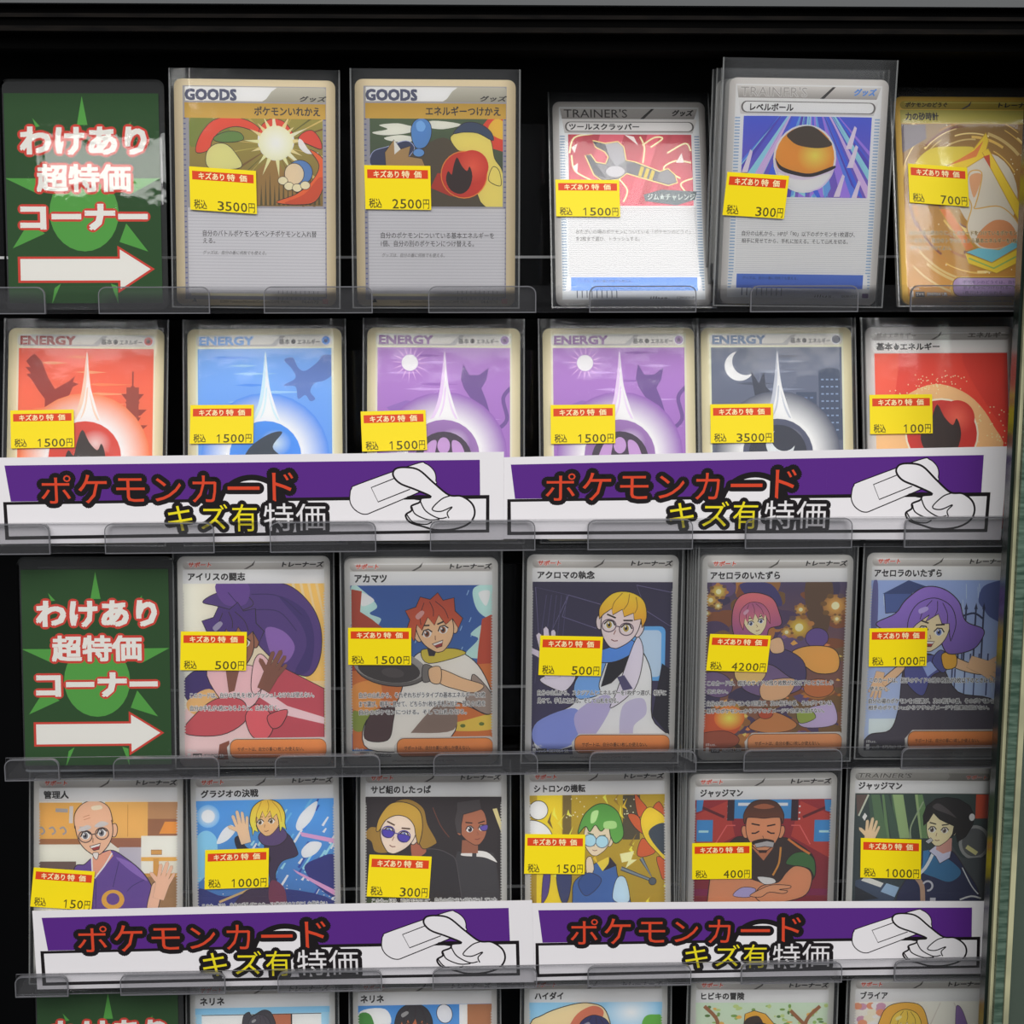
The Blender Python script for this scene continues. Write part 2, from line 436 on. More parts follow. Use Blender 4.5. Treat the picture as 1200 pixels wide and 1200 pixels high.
def over_print(d, kind, name, nx, rule=(), ital=None, foot='', subname=None):
    d.T = None; d.clip = None; d.part = 'card'
    if kind == 'goods':
        d.rrect(3.9, 2.9, 59.2, 8.6, 1.0, '#aaa79b', c2='#8f8b7d')
        d.poly([(4.3, 3.0), (40.2, 3.0), (38, 4.6), (36, 7.4), (34.4, 8.4), (4.3, 8.4)], '#d6d6da')
        d.txt('GOODS', 4.4, 4.0, 24.2, 8.0, '#45485f', .045)
        d.txt('グッズ', 48.9, 6.2, 59.0, 8.2, INK, .03, ital=.25)
        d.rect(4.0, 9.1, 59.2, 15.0, '#a8862c', c2='#b8953c')
        d.txt(name, nx[0], 10.3, nx[1], 13.7, INK, .02)
        d.rect(4.8, 49.7, 58.9, 83.2, '#b7b6ba')
        for i in range(26): d.rect(4.8, 51+i*1.24, 58.9, 51.22+i*1.24, '#a3a2a8')
        d.rect(5.6, 83.2, 59.0, 84.2, '#d5c7a6')
        for i in range(10): d.rect(40+i*1.75, 81.9, 40.3+i*1.75, 83.1, '#77767a'); d.rect(40+i*1.75, 84.6, 40.3+i*1.75, 85.6, '#55555c')
        d.poly([(6, 86.6), (7, 84.9), (8, 86.6)], INK)
        d.txt('©2009 Pokémon/Nintendo/Creatures/GAME FREAK.', 17, 85.8, 45, 86.9, '#5c5340')
        d.txt(foot, 49.5, 85.8, 56, 86.9, INK); d.rrect(57.6, 85.0, 60, 87, .4, '#c77a6a')
    if kind == 'bw':
        d.poly([(3.0, 3.0), (60, 3.0), (58.4, 7.6), (3.8, 7.6)], '#b6b3b0', c2='#84807d')
        d.txt("TRAINER'S", 4.6, 3.3, 30.8, 7.0, '#2e2b2c' if subname else '#8d8986', 0, () if subname else ((.02, '#d4d1ce'),))
        d.poly([(36, 7.6), (40.8, 3.1), (42, 3.1), (37.6, 7.6)], '#2e2b2c')
        d.txt('グッズ', 49.2, 3.6, 57.6, 6.2, INK if subname else '#4a78b8', .04, ital=.25)
        d.poly([(3.8, 7.8), (59.6, 7.8), (57.6, 13.8), (4.8, 13.8)], '#cfccca', c2='#a9a6a4')
        d.rrect(5.0, 8.8, 58.2, 13.2, 2.1, '#55514f'); d.rrect(5.7, 9.1, 57.5, 12.9, 1.8, '#cfcdcc')
        d.txt(name, nx[0], 9.7, nx[1], 12.4, INK, .03)
        d.rect(5.4, 45.8, 58.0, 76, '#c9c9cb')
        for i in range(36): d.rect(5.4, 46.4+i*.82, 58.0, 46.62+i*.82, '#adadb0')
        d.rect(5.2, 76.0, 58.4, 81.6, '#3f7fd6' if subname else '#4462a8', c2='#5f97dc' if subname else '#3a56a0')
        d.poly([(4.6, 75.8), (6.2, 76), (6.2, 81.8), (4.0, 82)], '#d8d8da'); d.poly([(57.4, 76), (59, 75.8), (59.4, 82), (57.4, 81.8)], '#d8d8da')
        d.txt('グッズは、自分の番に何枚でも使える。', 8.6, 77.0, 31, 78.2, '#22304f')
        for i in range(9): d.rect(8.4+i*2, 81.6, 8.75+i*2, 84.6, '#3b4252')
        d.txt('illus.', 38, 84, 46, 85.1, INK, ital=.2); d.txt(foot, 49, 84, 56, 85.1, INK)
        if not subname: d.rrect(57.4, 83.4, 60, 85.2, .3, '#5b3f6a')
    if kind == 'hs':
        pass
    if kind in ('sv', 'ss', 'esv', 'gold'):
        g = kind == 'gold'
        if kind == 'ss':
            d.rrect(2.2, 2.6, 60.8, 6.0, 1.6, '#b4b2ad', c2='#7c7a76')
            d.poly([(42.5, 2.8), (60, 2.8), (60.6, 4.3), (60, 5.9), (41.8, 5.9), (43.2, 4.2)], '#96948f', c2='#706e6a')
            d.txt("TRAINER'S", 3.0, 2.9, 26.2, 5.0, '#6b6965', .02, ((.05, '#c9c7c2'),), ital=.3)
            d.txt('サポート', 50.2, 3.6, 59.2, 5.2, '#b04a30', .04, ((.1, '#ded9cf'),), ital=.15)
        else:
            a, b = ('#b9a53f', '#8e7c22') if g else ('#c2c0bc', '#8f8b88')
            d.rrect(2.2, 1.9, 60.8, 5.4, 1.7, a, c2=b)
            d.rect(4, 2.3, 59, 2.75, '#d3c96b' if g else '#dedcd9')
            s1, s2 = ('基本エネルギー', 'エネルギー') if kind == 'esv' else ('ポケモンのどうぐ', 'トレーナーズ') if g else ('サポート', 'トレーナーズ')
            c1 = '#77736f' if kind == 'esv' else '#3d3512' if g else '#b8452a'
            d.txt(s1, 4.4, 2.5, 4.4+(16.5 if kind == 'esv' else 17.2 if g else 9.4), 4.5, c1, .05, ((.12, '#e4dfd6'),) if not g and kind != 'esv' else (), ital=.2)
            d.txt(s2, 43.2, 2.4, 60.0, 4.5, '#6b6764' if kind == 'esv' else INK, .05, ital=.22)
            d.poly([(27.3, 5.4), (30.5, 3.6), (32.2, 1.7), (31.4, 3.8), (28.6, 5.4)], '#4d4946')
        if kind == 'esv': d.rect(3.2, 5.7, 60, 10.6, '#d8d6d4')
        elif kind == 'gold': d.rect(2.2, 5.7, 61, 11.4, '#a8a04a', c2='#bcb055')
        else: d.rect(2.2, 6.1 if kind == 'ss' else 5.7, 60.6, 11.4, '#c9c9c9', c2='#bfbfc0')
        if kind == 'esv':
            d.txt('基本', 4.6, 6.6, 11.2, 9.6, INK, .035); flame(d, 12.9, 8.1, 1.5, INK); d.txt('エネルギー', 14.6, 6.7, 31, 9.6, INK, .035)
        else: d.txt(name, nx[0], 6.9, nx[1], 10.1, INK, .035)
    for (t, x0, y0, x1, y1) in rule:
        if kind in ('goods', 'bw'): d.txt(t, x0, y0, x1, y1, '#3a3839', .005)
        elif kind == 'gold': d.txt(t, x0, y0, x1, y1, '#4a3416', .01, ((.07, '#d8c69a'),))
        else: d.txt(t, x0, y0, x1, y1, '#262226', .012, ((.11, '#dedad6'),))
    if ital: d.txt(ital[0], ital[1], ital[2], ital[3], ital[4], '#4a4849', ital=.2)
def sv_foot(d, kind='sv', col='#cf8446', dark='#b56c34', low=True, num=''):
    """pill of small type and the set number at the foot of a supporter card"""
    d.T = None; d.clip = None; d.part = 'card'
    e = EDGE[kind]
    if kind == 'sv':
        for x, s in ((2.15, 1), (60.75, -1)):
            pts = [(x-s*.4, 14)]
            for i in range(50): pts += [(x+s*.55, 14+i*1.2+.5), (x, 14+i*1.2+.6), (x, 14+i*1.2+1.1), (x+s*.55, 14+i*1.2+1.2)]
            d.poly(pts+[(x-s*.4, 75)], e)
    if not low: return
    d.poly([(20.2, 85.2), (19.6, 80), (22.6, 76.2), (60, 76.0), (61.2, 77), (61.2, 85.2)], e if kind != 'gold' else '#c9a23e')
    d.rrect(20.8, 76.6, 61.0, 84.8, 3.0, '#6d4d33'); d.rrect(21.1, 76.9, 60.9, 84.4, 2.8, col, c2=dark)
    if kind == 'gold':
        d.txt('ポケモンのどうぐは、自分の番に何枚でも', 25, 77.8, 60, 79.3, '#3b3050'); d.txt('ポケモンにつけられる。ポケモン1匹に', 25, 80.0, 58, 81.5, '#3b3050'); d.txt('1枚だけつけられる。', 25, 82.2, 42, 83.7, '#3b3050')
    else: d.txt('サポートは、自分の番に1枚しか使えない。', 24, 80.0, 51.5, 81.7, '#3a2314', .01)
    d.rect(3.2, 82.4, 4.6, 84.8, '#e4e2de'); d.rect(5.4, 82.6, 9.2, 84.8, '#4a4848'); d.txt(num[:3], 5.8, 83.0, 8.8, 84.3, '#e4e2de'); d.txt(num[4:], 10.2, 83.0, 18.4, 84.4, '#dcd9d4', .02, ((.12, '#3c3838'),))
    d.txt('illus.', 3.2, 80.6, 7.6, 81.8, '#dcd9d4')
    d.txt('©Pokémon/Nintendo/Creatures/GAME FREAK', 19, 86.0, 45, 86.9, '#6a6866')
def flame(d, x, y, r, col):
    d.poly([(x+a*r, y+b*r) for a, b in ((-.1, -1), (.15, -.55), (.45, -.25), (.6, -.5), (.75, .05), (.55, .7), (.1, 1), (-.45, .8), (-.72, .25), (-.6, -.25), (-.4, -.05), (-.3, -.5))], col, True, n=3)

def head(d, cx, cy, r, skin, tilt=0, turn=0., eye='#4a5f86', mouth=0, brow='#2a2020', glasses=None, ear='both', lw=None, white='#f2eee8', closed=False):
    """a plain drawn face; returns a mapper from face units to the card"""
    a = math.radians(tilt); ca, sa = math.cos(a), math.sin(a)
    def F(pts): return [(cx+(u*ca-v*sa)*r, cy+(u*sa+v*ca)*r) for u, v in pts]
    lw = lw or r*.035
    t = turn
    k = '#2a1b1b'
    for sx in (-1, 1):
        if ear == 'both' or (ear == 'right' and sx > 0) or (ear == 'left' and sx < 0):
            d.poly(F([(sx*.76, -.12), (sx*.98, -.2), (sx*1.03, .06), (sx*.9, .36), (sx*.74, .34)]), skin, True, lw, k)
    d.poly(F([(-.82, -.45), (-.62, -.95), (0, -1.15), (.62, -.95), (.82, -.45), (.8, .15), (.6+t*.1, .62), (.22+t*.22, 1.0), (t*.25, 1.06), (-.22+t*.22, 1.0), (-.6+t*.1, .62), (-.8, .15)]), skin, True, lw, k)
    for sx in (-1, 1):
        ex, ey = sx*.37+t*.28, .1
        if closed: d.line(F([(ex-.18, ey-.05*sx), (ex, ey+.05), (ex+.18, ey+.05*sx)]), r*.07, k)
        else:
            d.poly(F([(ex-.21, ey), (ex-.08, ey-.16), (ex+.1, ey-.16), (ex+.21, ey), (ex+.1, ey+.16), (ex-.1, ey+.16)]), white, True)
            q = F([(ex+t*.05, ey+.01)])[0]
            d.ell(q[0], q[1], r*.12, r*.15, eye); d.ell(q[0], q[1], r*.055, r*.08, '#1c1620')
            q = F([(ex+t*.05-.05, ey-.06)])[0]; d.ell(q[0], q[1], r*.035, r*.04, '#ffffff')
            d.line(F([(ex-.23, ey+.02), (ex-.1, ey-.17), (ex+.1, ey-.18), (ex+.24, ey-.02)]), r*.06, k)
        d.line(F([(ex-.2, ey-.36+.06*sx), (ex+.2, ey-.36-.02*sx)]), r*.07, brow)
    d.line(F([(t*.42-.02, .28), (t*.42+.06*(1 if t >= 0 else -1), .46), (t*.42-.04, .48)]), lw, '#7a4a3c')
    if mouth == 0: d.line(F([(t*.34-.14, .71), (t*.34, .75), (t*.34+.15, .7)]), lw*1.2, '#6a3030')
    elif mouth == 1:
        d.poly(F([(t*.34-.26, .62), (t*.34+.26, .56), (t*.34+.14, .82), (t*.34-.1, .84)]), '#8a2f2f', line=lw, lc=k)
        d.poly(F([(t*.34-.23, .63), (t*.34+.24, .58), (t*.34+.18, .67), (t*.34-.18, .71)]), '#f4efe8')
    if glasses:
        for sx in (-1, 1):
            q = F([(sx*.38+t*.28, .14)])[0]
            d.line([(q[0]+r*.3*math.cos(i*.3142), q[1]+r*.27*math.sin(i*.3142)) for i in range(21)], r*.045, glasses)
        d.line(F([(-.08+t*.28, .1), (.08+t*.28, .1)]), r*.045, glasses)
    return F
def fringe(d, F, col, r, style=0, c2=None):
    """front hair: a smooth crown closed by pointed locks, with a few strand lines"""
    if style == 2:
        S = [(-1.05, .3), (-1.25, -.3), (-1.0, -.7), (-1.1, -1.15), (-.6, -1.2), (-.3, -1.6), (.1, -1.38), (.5, -1.6), (.65, -1.2), (1.15, -1.2), (1.05, -.6), (1.3, -.2), (1.0, .2), (.85, -.3), (.5, -.1), (.3, -.6), (0, -.2), (-.2, -.62), (-.6, -.1), (-.75, -.4)]
    else:
        o = spline([(-1.0, .45), (-1.1, -.3), (-.82, -1.05), (-.1, -1.42), (.7, -1.15), (1.08, -.4), (1.0, .45)], False, 5)
        S = o+([(.88, .1), (.8, -.3), (.6, -.02), (.5, -.45), (.24, -.08), (.1, -.55), (-.16, -.1), (-.34, -.5), (-.55, .0), (-.7, -.4), (-.88, .1)] if style == 0 else [(.9, .2), (.78, -.35), (.45, -.3), (.2, -.72), (-.3, -.3), (-.2, -.62), (-.7, -.12), (-.9, .2)])
    d.poly(F(S), col, False, r*.035, c2=c2)
    for p in ([(-.2, -1.3), (-.5, -.8), (-.58, -.35)], [(.05, -1.3), (.12, -.9), (.05, -.6)], [(.3, -1.25), (.6, -.8), (.68, -.35)]): d.line(F(p), r*.03, '#2a1a20', True)
    d.poly(F([(-.72, -.8), (-.4, -.98), (-.3, -.84), (-.62, -.62)]), mixc(lin(col), (1, 1, 1), .22), True)
def hand(d, x, y, s, skin, rot=0, lw=1):
    """an open hand with four fingers and a thumb"""
    a = math.radians(rot); ca, sa = math.cos(a), math.sin(a)
    f = lambda pts: [(x+(u*ca-v*sa)*s, y+(u*sa+v*ca)*s) for u, v in pts]
    d.poly(f([(-.35, 1.3), (-.4, .3), (-.9, -.1), (-.95, -.3), (-.75, -.3), (-.42, -.08), (-.5, -.9), (-.36, -1.0), (-.26, -.9), (-.2, -.2), (-.12, -1.15), (.02, -1.25), (.12, -1.1), (.1, -.2), (.24, -1.0), (.38, -1.05), (.44, -.9), (.34, -.1), (.52, -.6), (.66, -.62), (.68, -.45), (.48, .3), (.38, 1.3)]), skin, line=lw, lc='#3a2420')
def jit(rs, n): return [rs.random() for _ in range(n)]

# ---------------------------------------------------------------- price stickers
def sticker(parent, d, T, cor, price, depth):
    q = [(T[0]*x+T[1]*y+T[2], T[3]*x+T[4]*y+T[5]) for x, y in cor]
    s = Drawing(); s.T = affine([(0, 0), (100, 0), (0, 63)], q)
    s.part = 'price_sticker'
    s.rect(0, 0, 100, 63, '#f5dc10')
    s.part = 'red_band'
    s.rect(4.2, 6, 96.2, 18.6, '#d8431c')
    s.txt('キズあり', 14, 7.6, 52, 17.2, '#f6e9b4', .02); s.txt('特', 56.5, 7.6, 68, 17.2, '#f6e9b4', .02); s.txt('価', 75, 7.6, 86, 17.2, '#f6e9b4', .02)
    s.part = 'price_sticker'
    s.txt('税込', 6, 47.5, 25, 61, '#5f5518', .018)
    t = [c for c in price]+['円']; n = len(t)
    for i, c in enumerate(t):
        x1 = 97-(n-1-i)*11.6
        if c == '1': s.poly([(x1-5.2, 48.0), (x1-3.6, 48.0), (x1-3.6, 61.4), (x1-5.3, 61.4), (x1-5.3, 50.6), (x1-8.2, 52.2), (x1-8.2, 50.6)], '#57501c')
        else: s.txt(c, x1-9.2, 48.0, x1, 61.4, '#57501c', .008)
    o = [s.tf(p) for p in ((0, 0), (100, 0), (100, 63), (0, 63))]
    s.build(['price_sticker', 'red_band'], lambda x, y, h: ((x-31.5)/1000, -depth-h, .001+(88-y)/1000), M['sticker'], parent, (o, .00012, lin('#f5dc10')))

# ---------------------------------------------------------------- standing a card on its ledge
def stand(row, y0, tl, tr, width, height, lo=-4, hi=12):
    """the lean that puts the top edge where it shows while the foot stays on the ledge"""
    z = ROW_Z[row]; mid = ((tl[0]+tr[0])/2, (tl[1]+tr[1])/2)
    best = None
    for i in range(0, (hi-lo)*5+1):
        dl = math.radians(lo+i*.2)
        n = Vector((0, -math.cos(dl), math.sin(dl))); eu = Vector((0, math.sin(dl), math.cos(dl)))
        p0 = Vector((0, y0, z))
        a, b, m = on_plane(*tl, p0, n), on_plane(*tr, p0, n), on_plane(*mid, p0, n)
        ang = math.atan2((b-a).dot(eu), b.x-a.x)
        need = height*math.cos(ang)+(width/2+.0017)*abs(math.sin(ang))
        e = abs((m-p0).dot(eu)-need)
        if best is None or e < best[0]-1e-6: best = (e, dl, ang, m, need, n, eu, p0)
    e, dl, ang, m, need, n, eu, p0 = best
    R = Matrix.Rotation(-dl, 4, 'X') @ Matrix.Rotation(-ang, 4, 'Y')
    foot = p0+eu*((width/2+.0017)*abs(math.sin(ang))+.0001)
    foot.x = m.x+height*math.sin(ang)
    print('stand row', row, 'lean %.1f roll %.2f err %.2fmm' % (math.degrees(dl), math.degrees(ang), e*1000))
    return Matrix.Translation(foot) @ R
def sleeve(parent, depth, top=.0930, half=.0334, wob=1):
    nx, nz = 8, 10; V, F = [], []
    f0 = -(depth+.0002)
    for j in range(nz+1):
        for i in range(nx+1):
            u, v = i/nx, j/nz
            V.append(((u*2-1)*half, f0-.0005*math.sin(u*math.pi)*math.sin(v*math.pi), v*top))
    for j in range(nz):
        for i in range(nx):
            k = j*(nx+1)+i; F.append((k, k+1, k+nx+2, k+nx+1))
    k = len(V); y1 = .0007
    V += [(-half, y1, 0), (half, y1, 0), (half, y1, top), (-half, y1, top)]; F.append((k, k+3, k+2, k+1))
    e = [[j*(nx+1) for j in range(nz+1)], [j*(nx+1)+nx for j in range(nz+1)], list(range(nx+1))]
    F.append(tuple(e[0]+[k+3, k])); F.append(tuple(reversed(e[1]))+(k+1, k+2)); F.append(tuple(reversed(e[2]))+(k, k+1))
    nf = len(F)
    for q in ((-half, -half+.0006, 0, top), (half-.0006, half, 0, top), (-half+.0006, half-.0006, 0, .0005)):
        k = len(V); V += [(q[0], f0-.00005, q[2]), (q[1], f0-.00005, q[2]), (q[1], f0-.00005, q[3]), (q[0], f0-.00005, q[3])]; F.append((k, k+1, k+2, k+3))
    o = new_obj('sleeve', V, F, [M['sleeve'], M['seam']], parent)
    for p in o.data.polygons[nf:]: p.material_index = 1
    for p in o.data.polygons: p.use_smooth = p.index < nx*nz
    return o
BODY = rr(0, 0, W, H, 3.0, 5)
def build_card(row, crop, TL, TR, y0, kind, draw, label, BL=None, stk=None, group=None, hi=12, lo=0, bright=None, cat='trading card', slv=(.0930, .0334)):
    ox, oy, k = crop
    px = lambda p: (ox+p[0]/k, oy+p[1]/k)
    Mx = stand(row, y0, px(TL), px(TR), .063, .089, lo, hi)
    root = thing('trading_card', label, cat, group, Mx)
    if BL is None: BL = (TL[0]-(TR[1]-TL[1])*88/63, TL[1]+(TR[0]-TL[0])*88/63)
    T = affine([TL, TR, BL], [(0, 0), (W, 0), (0, H)])
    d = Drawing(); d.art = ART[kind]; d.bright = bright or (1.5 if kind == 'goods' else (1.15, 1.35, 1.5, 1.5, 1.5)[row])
    d.clip = (0, 0, W, H)
    base_print(d, kind)
    d.part = 'illustration'; d.T = T; d.clip = ART[kind]
    draw(d)
    d.build(['card', 'illustration'], lambda x, y, h: ((x-31.5)/1000, -h, .001+(88-y)/1000), M['print'], root, (BODY, .0004, d.c(EDGE[kind])))
    dep = d.top()
    sleeve(root, dep, *slv)
    if stk: sticker(root, d, T, stk[:3], stk[3], dep+.0009)
    return root, Mx
# ---------------------------------------------------------------- the cards, row by row
C1 = lambda ox: (ox, 80, 4.1364)
C3 = lambda ox: (ox, 640, 4.445)
C4 = lambda ox: (ox, 890, 6.0)
RND = random.Random(5)
SK, SKP, SKT, SKB = '#e0ab86', '#e6b9a3', '#b5714a', '#74493a'
LN = '#2a1f20'
SUP = 'サポートは、自分の番に1枚しか使えない。'

# top row ------------------------------------------------------------
def art_swap(d):
    d.rect(90, 220, 790, 670, '#8e8638', c2='#7a5f2c')
    for i in range(26):
        a = RND.uniform(0, 6.28); l = RND.uniform(200, 460); w_ = RND.uniform(.02, .06)
        d.poly([(520, 370), (520+l*math.cos(a), 370+l*math.sin(a)), (520+l*math.cos(a+w_), 370+l*math.sin(a+w_))], RND.choice(['#a89a4a', '#5d5a22', '#c0a860', '#6d4f24']))
    d.poly([(420, 500), (520, 420), (640, 660), (380, 665)], '#8a6a34'); d.poly([(110, 240), (200, 235), (300, 300), (110, 380)], '#6f7a2c', True)
    for i in range(14): x = 440+i*22; d.poly([(x, 665), (x+8, 560-(i % 3)*30), (x+12, 665)], '#4d4320')
    d.poly([(132, 405), (150, 330), (215, 255), (310, 235), (410, 262), (465, 315), (455, 332), (400, 298), (330, 282), (262, 300), (215, 345), (195, 395)], '#c9442a', True, 3, LN)
    d.poly([(225, 330), (290, 305), (350, 312), (365, 345), (300, 358), (230, 352)], '#5a7a3a', True, 3, LN)
    d.poly([(180, 420), (215, 372), (275, 365), (325, 410), (350, 480), (200, 485)], '#c3c07c', True, 3, LN)
    d.ell(525, 350, 90, 98, '#efe9d6')
    d.poly([(440, 320), (460, 272), (510, 244), (570, 262), (612, 320), (590, 318), (530, 290), (480, 310)], '#c23f2a', True, 3, LN)
    for i in range(16):
        a = i*.393+RND.uniform(-.1, .1); l = RND.uniform(105, 190); d.poly([(525+70*math.cos(a-.16), 362+70*math.sin(a-.16)), (525+l*math.cos(a), 362+l*math.sin(a)), (525+70*math.cos(a+.16), 362+70*math.sin(a+.16))], RND.choice(['#d8cc98', '#cbbd86', '#e4dab0']))
    d.glow(525, 362, 84, 84, '#fffdf4', '#e4dab0')
    d.poly([(636, 345), (660, 312), (705, 302), (742, 345), (748, 392), (690, 372)], '#c2402c', True, 3, LN)
    d.poly([(636, 345), (655, 350), (690, 400), (735, 410), (680, 415), (640, 385)], '#efe8d8', True)
    d.poly([(520, 650), (620, 610), (700, 545), (735, 470), (690, 395), (755, 440), (765, 540), (720, 640), (640, 662)], '#cf5a26', True, 3, LN)
    d.poly([(560, 655), (660, 610), (735, 530), (760, 560), (700, 650)], '#b5441f', True)
    d.ell(640, 505, 62, 60, '#4f74a8', line=3, lc=LN); d.ell(612, 512, 48, 52, '#c9b697', line=3, lc=LN)
    for x, y in ((555, 545), (585, 572), (625, 580), (665, 568)): d.ell(x, y, 24, 20, '#d9c6a4', line=2.5, lc=LN)
    over_print(d, 'goods', 'ポケモンいれかえ', (31.3, 57.0), [('自分のバトルポケモンをベンチポケモンと入れ替', 10.6, 58.4, 55.4, 60.9), ('える。', 10.6, 61.6, 15.4, 63.6)], ('グッズは、自分の番に何枚でも使える。', 10.4, 66.4, 35.5, 68.0), '064/070')
def art_move(d):
    d.rect(90, 220, 790, 670, '#46583c', c2='#3a3c2c')
    d.poly([(90, 420), (300, 400), (470, 330), (560, 420), (640, 670), (90, 670)], '#4a4030', True)
    for p in ([(125, 305), (200, 290), (160, 270), (250, 262), (330, 275), (420, 250), (560, 268), (470, 290), (380, 285), (290, 310), (180, 318)],
              [(185, 330), (260, 318), (330, 330), (300, 352), (210, 345)]): d.poly(p, '#ddd6c2', True)
    d.poly([(125, 400), (200, 372), (290, 345), (330, 380), (300, 430), (340, 470), (130, 470)], '#2f3450', True, 3, '#9aa2c8')
    d.poly([(185, 400), (230, 340), (262, 385), (310, 370), (300, 420), (365, 430), (380, 470), (190, 470)], '#9a7b4e', line=3, lc=LN)
    d.poly([(230, 340), (262, 385), (232, 410)], '#e4dcc8')
    d.poly([(315, 285), (335, 248), (375, 238), (408, 265), (412, 320), (385, 372), (340, 380), (318, 340)], '#4d7db4', True, 3, LN)
    d.poly([(340, 262), (365, 250), (385, 275), (372, 300), (345, 295)], '#6f9fd0', True); d.ell(350, 402, 28, 20, '#5a8ac0', line=3, lc=LN)
    d.poly([(640, 300), (690, 240), (768, 236), (768, 400), (700, 380)], '#c4402a'); d.poly([(690, 300), (720, 245), (768, 260), (768, 340)], '#dfa838', True)
    d.poly([(505, 330), (560, 300), (640, 300), (700, 340), (720, 430), (760, 500), (765, 665), (650, 640), (600, 420), (540, 390)], '#d9bf62', True, 3, LN)
    d.poly([(520, 310), (570, 262), (640, 262), (700, 300), (712, 345), (640, 310), (570, 305)], '#33405a', True, 3, LN)
    d.poly([(405, 570), (440, 500), (520, 500), (600, 620), (500, 610)], '#a02c1c')
    d.ell(570, 508, 112, 112, '#b5301f', line=5, lc='#d9772e'); d.glow(610, 470, 80, 80, '#d8543a', '#b5301f')
    flame(d, 545, 512, 88, '#2a1512')
    d.poly([(690, 520), (712, 470), (742, 490), (750, 560), (700, 545)], '#d9bf62', True, 3, LN)
    over_print(d, 'goods', 'エネルギーつけかえ', (27.7, 57.0), [('自分のポケモンについている基本エネルギーを', 9.7, 59.0, 54.6, 61.4), ('1個、自分の別のポケモンにつけ替える。', 9.7, 62.2, 46.6, 64.6)], ('グッズは、自分の番に何枚でも使える。', 9.9, 67.2, 34.8, 68.8), '064/070')
def art_wrench(d):
    d.rect(100, 320, 760, 700, '#a8303e', c2='#d4546a'); 
    for i in range(9):
        x = RND.uniform(120, 720); d.poly([(x, 325), (x+60, 325), (x-60, 690), (x-110, 690)], RND.choice(['#c04458', '#b83a4c', '#d05a6c']))
    Y = '#e8d487'
    for p in ([(125, 430), (150, 350), (240, 330)], [(135, 440), (150, 520), (230, 570)], [(470, 345), (490, 400), (480, 480)], [(480, 390), (540, 350), (580, 355), (520, 400)], [(715, 480), (640, 470), (580, 510), (660, 560)], [(380, 680), (400, 620), (360, 560)], [(720, 560), (660, 590), (700, 650)], [(600, 430), (690, 380), (715, 420)]):
        d.line(p, 9, Y, True); d.line(p, 4, '#f6efd0', True)
    for p in ([(135, 400), (165, 380), (150, 430)], [(395, 335), (440, 345), (460, 390)], [(640, 480), (670, 430), (680, 480)], [(140, 500), (165, 480), (160, 540)]): d.poly(p, '#e6dfdc')
    Wp = [(240, 370), (300, 385), (360, 375), (385, 400), (395, 470), (440, 480), (560, 530), (600, 515), (630, 545), (640, 580), (600, 592), (545, 575), (400, 530), (360, 560), (285, 570), (245, 540), (205, 440), (225, 440), (250, 480), (300, 490), (318, 450), (300, 420), (255, 395)]
    d.poly(Wp, Y, line=16, lc=Y); d.poly(Wp, '#85848a', line=4, lc='#4b4950')
    d.poly([(300, 385), (360, 375), (385, 400), (395, 470), (350, 500), (320, 450)], '#a3a2a8'); d.poly([(205, 440), (225, 440), (300, 560), (250, 540)], '#565660')
    d.poly([(240, 370), (300, 385), (310, 420), (255, 395)], '#4c4b54'); d.ell(345, 525, 45, 28, '#bcbabf')
    d.poly([(400, 485), (440, 480), (560, 530), (545, 575), (400, 530)], '#62636c')
    for i in range(3): x = 470+i*26; d.poly([(x, 497+i*10), (x+16, 503+i*10), (x, 552+i*9), (x-16, 546+i*9)], '#c8b33c')
    over_print(d, 'bw', 'ツールスクラッパー', (6.8, 35.5), [('おたがいの場のポケモンについている「ポケモンのどうぐ」', 8.6, 55.6, 55.2, 57.5), ('を2枚まで選び、トラッシュする。', 8.6, 58.6, 34.5, 60.6)], None, '129/XY-P', True)
    d.part = 'illustration'
    d.poly([(36.6, 40.6), (44, 38.4), (58.5, 39.2), (57.5, 42.8), (50, 45.2), (37.2, 43.4)], '#5d6a70')
    d.txt('ジム★チャレンジ', 38.2, 40.2, 57.6, 43.0, '#b9c4c2', .03, ((.1, '#3a4448'),))
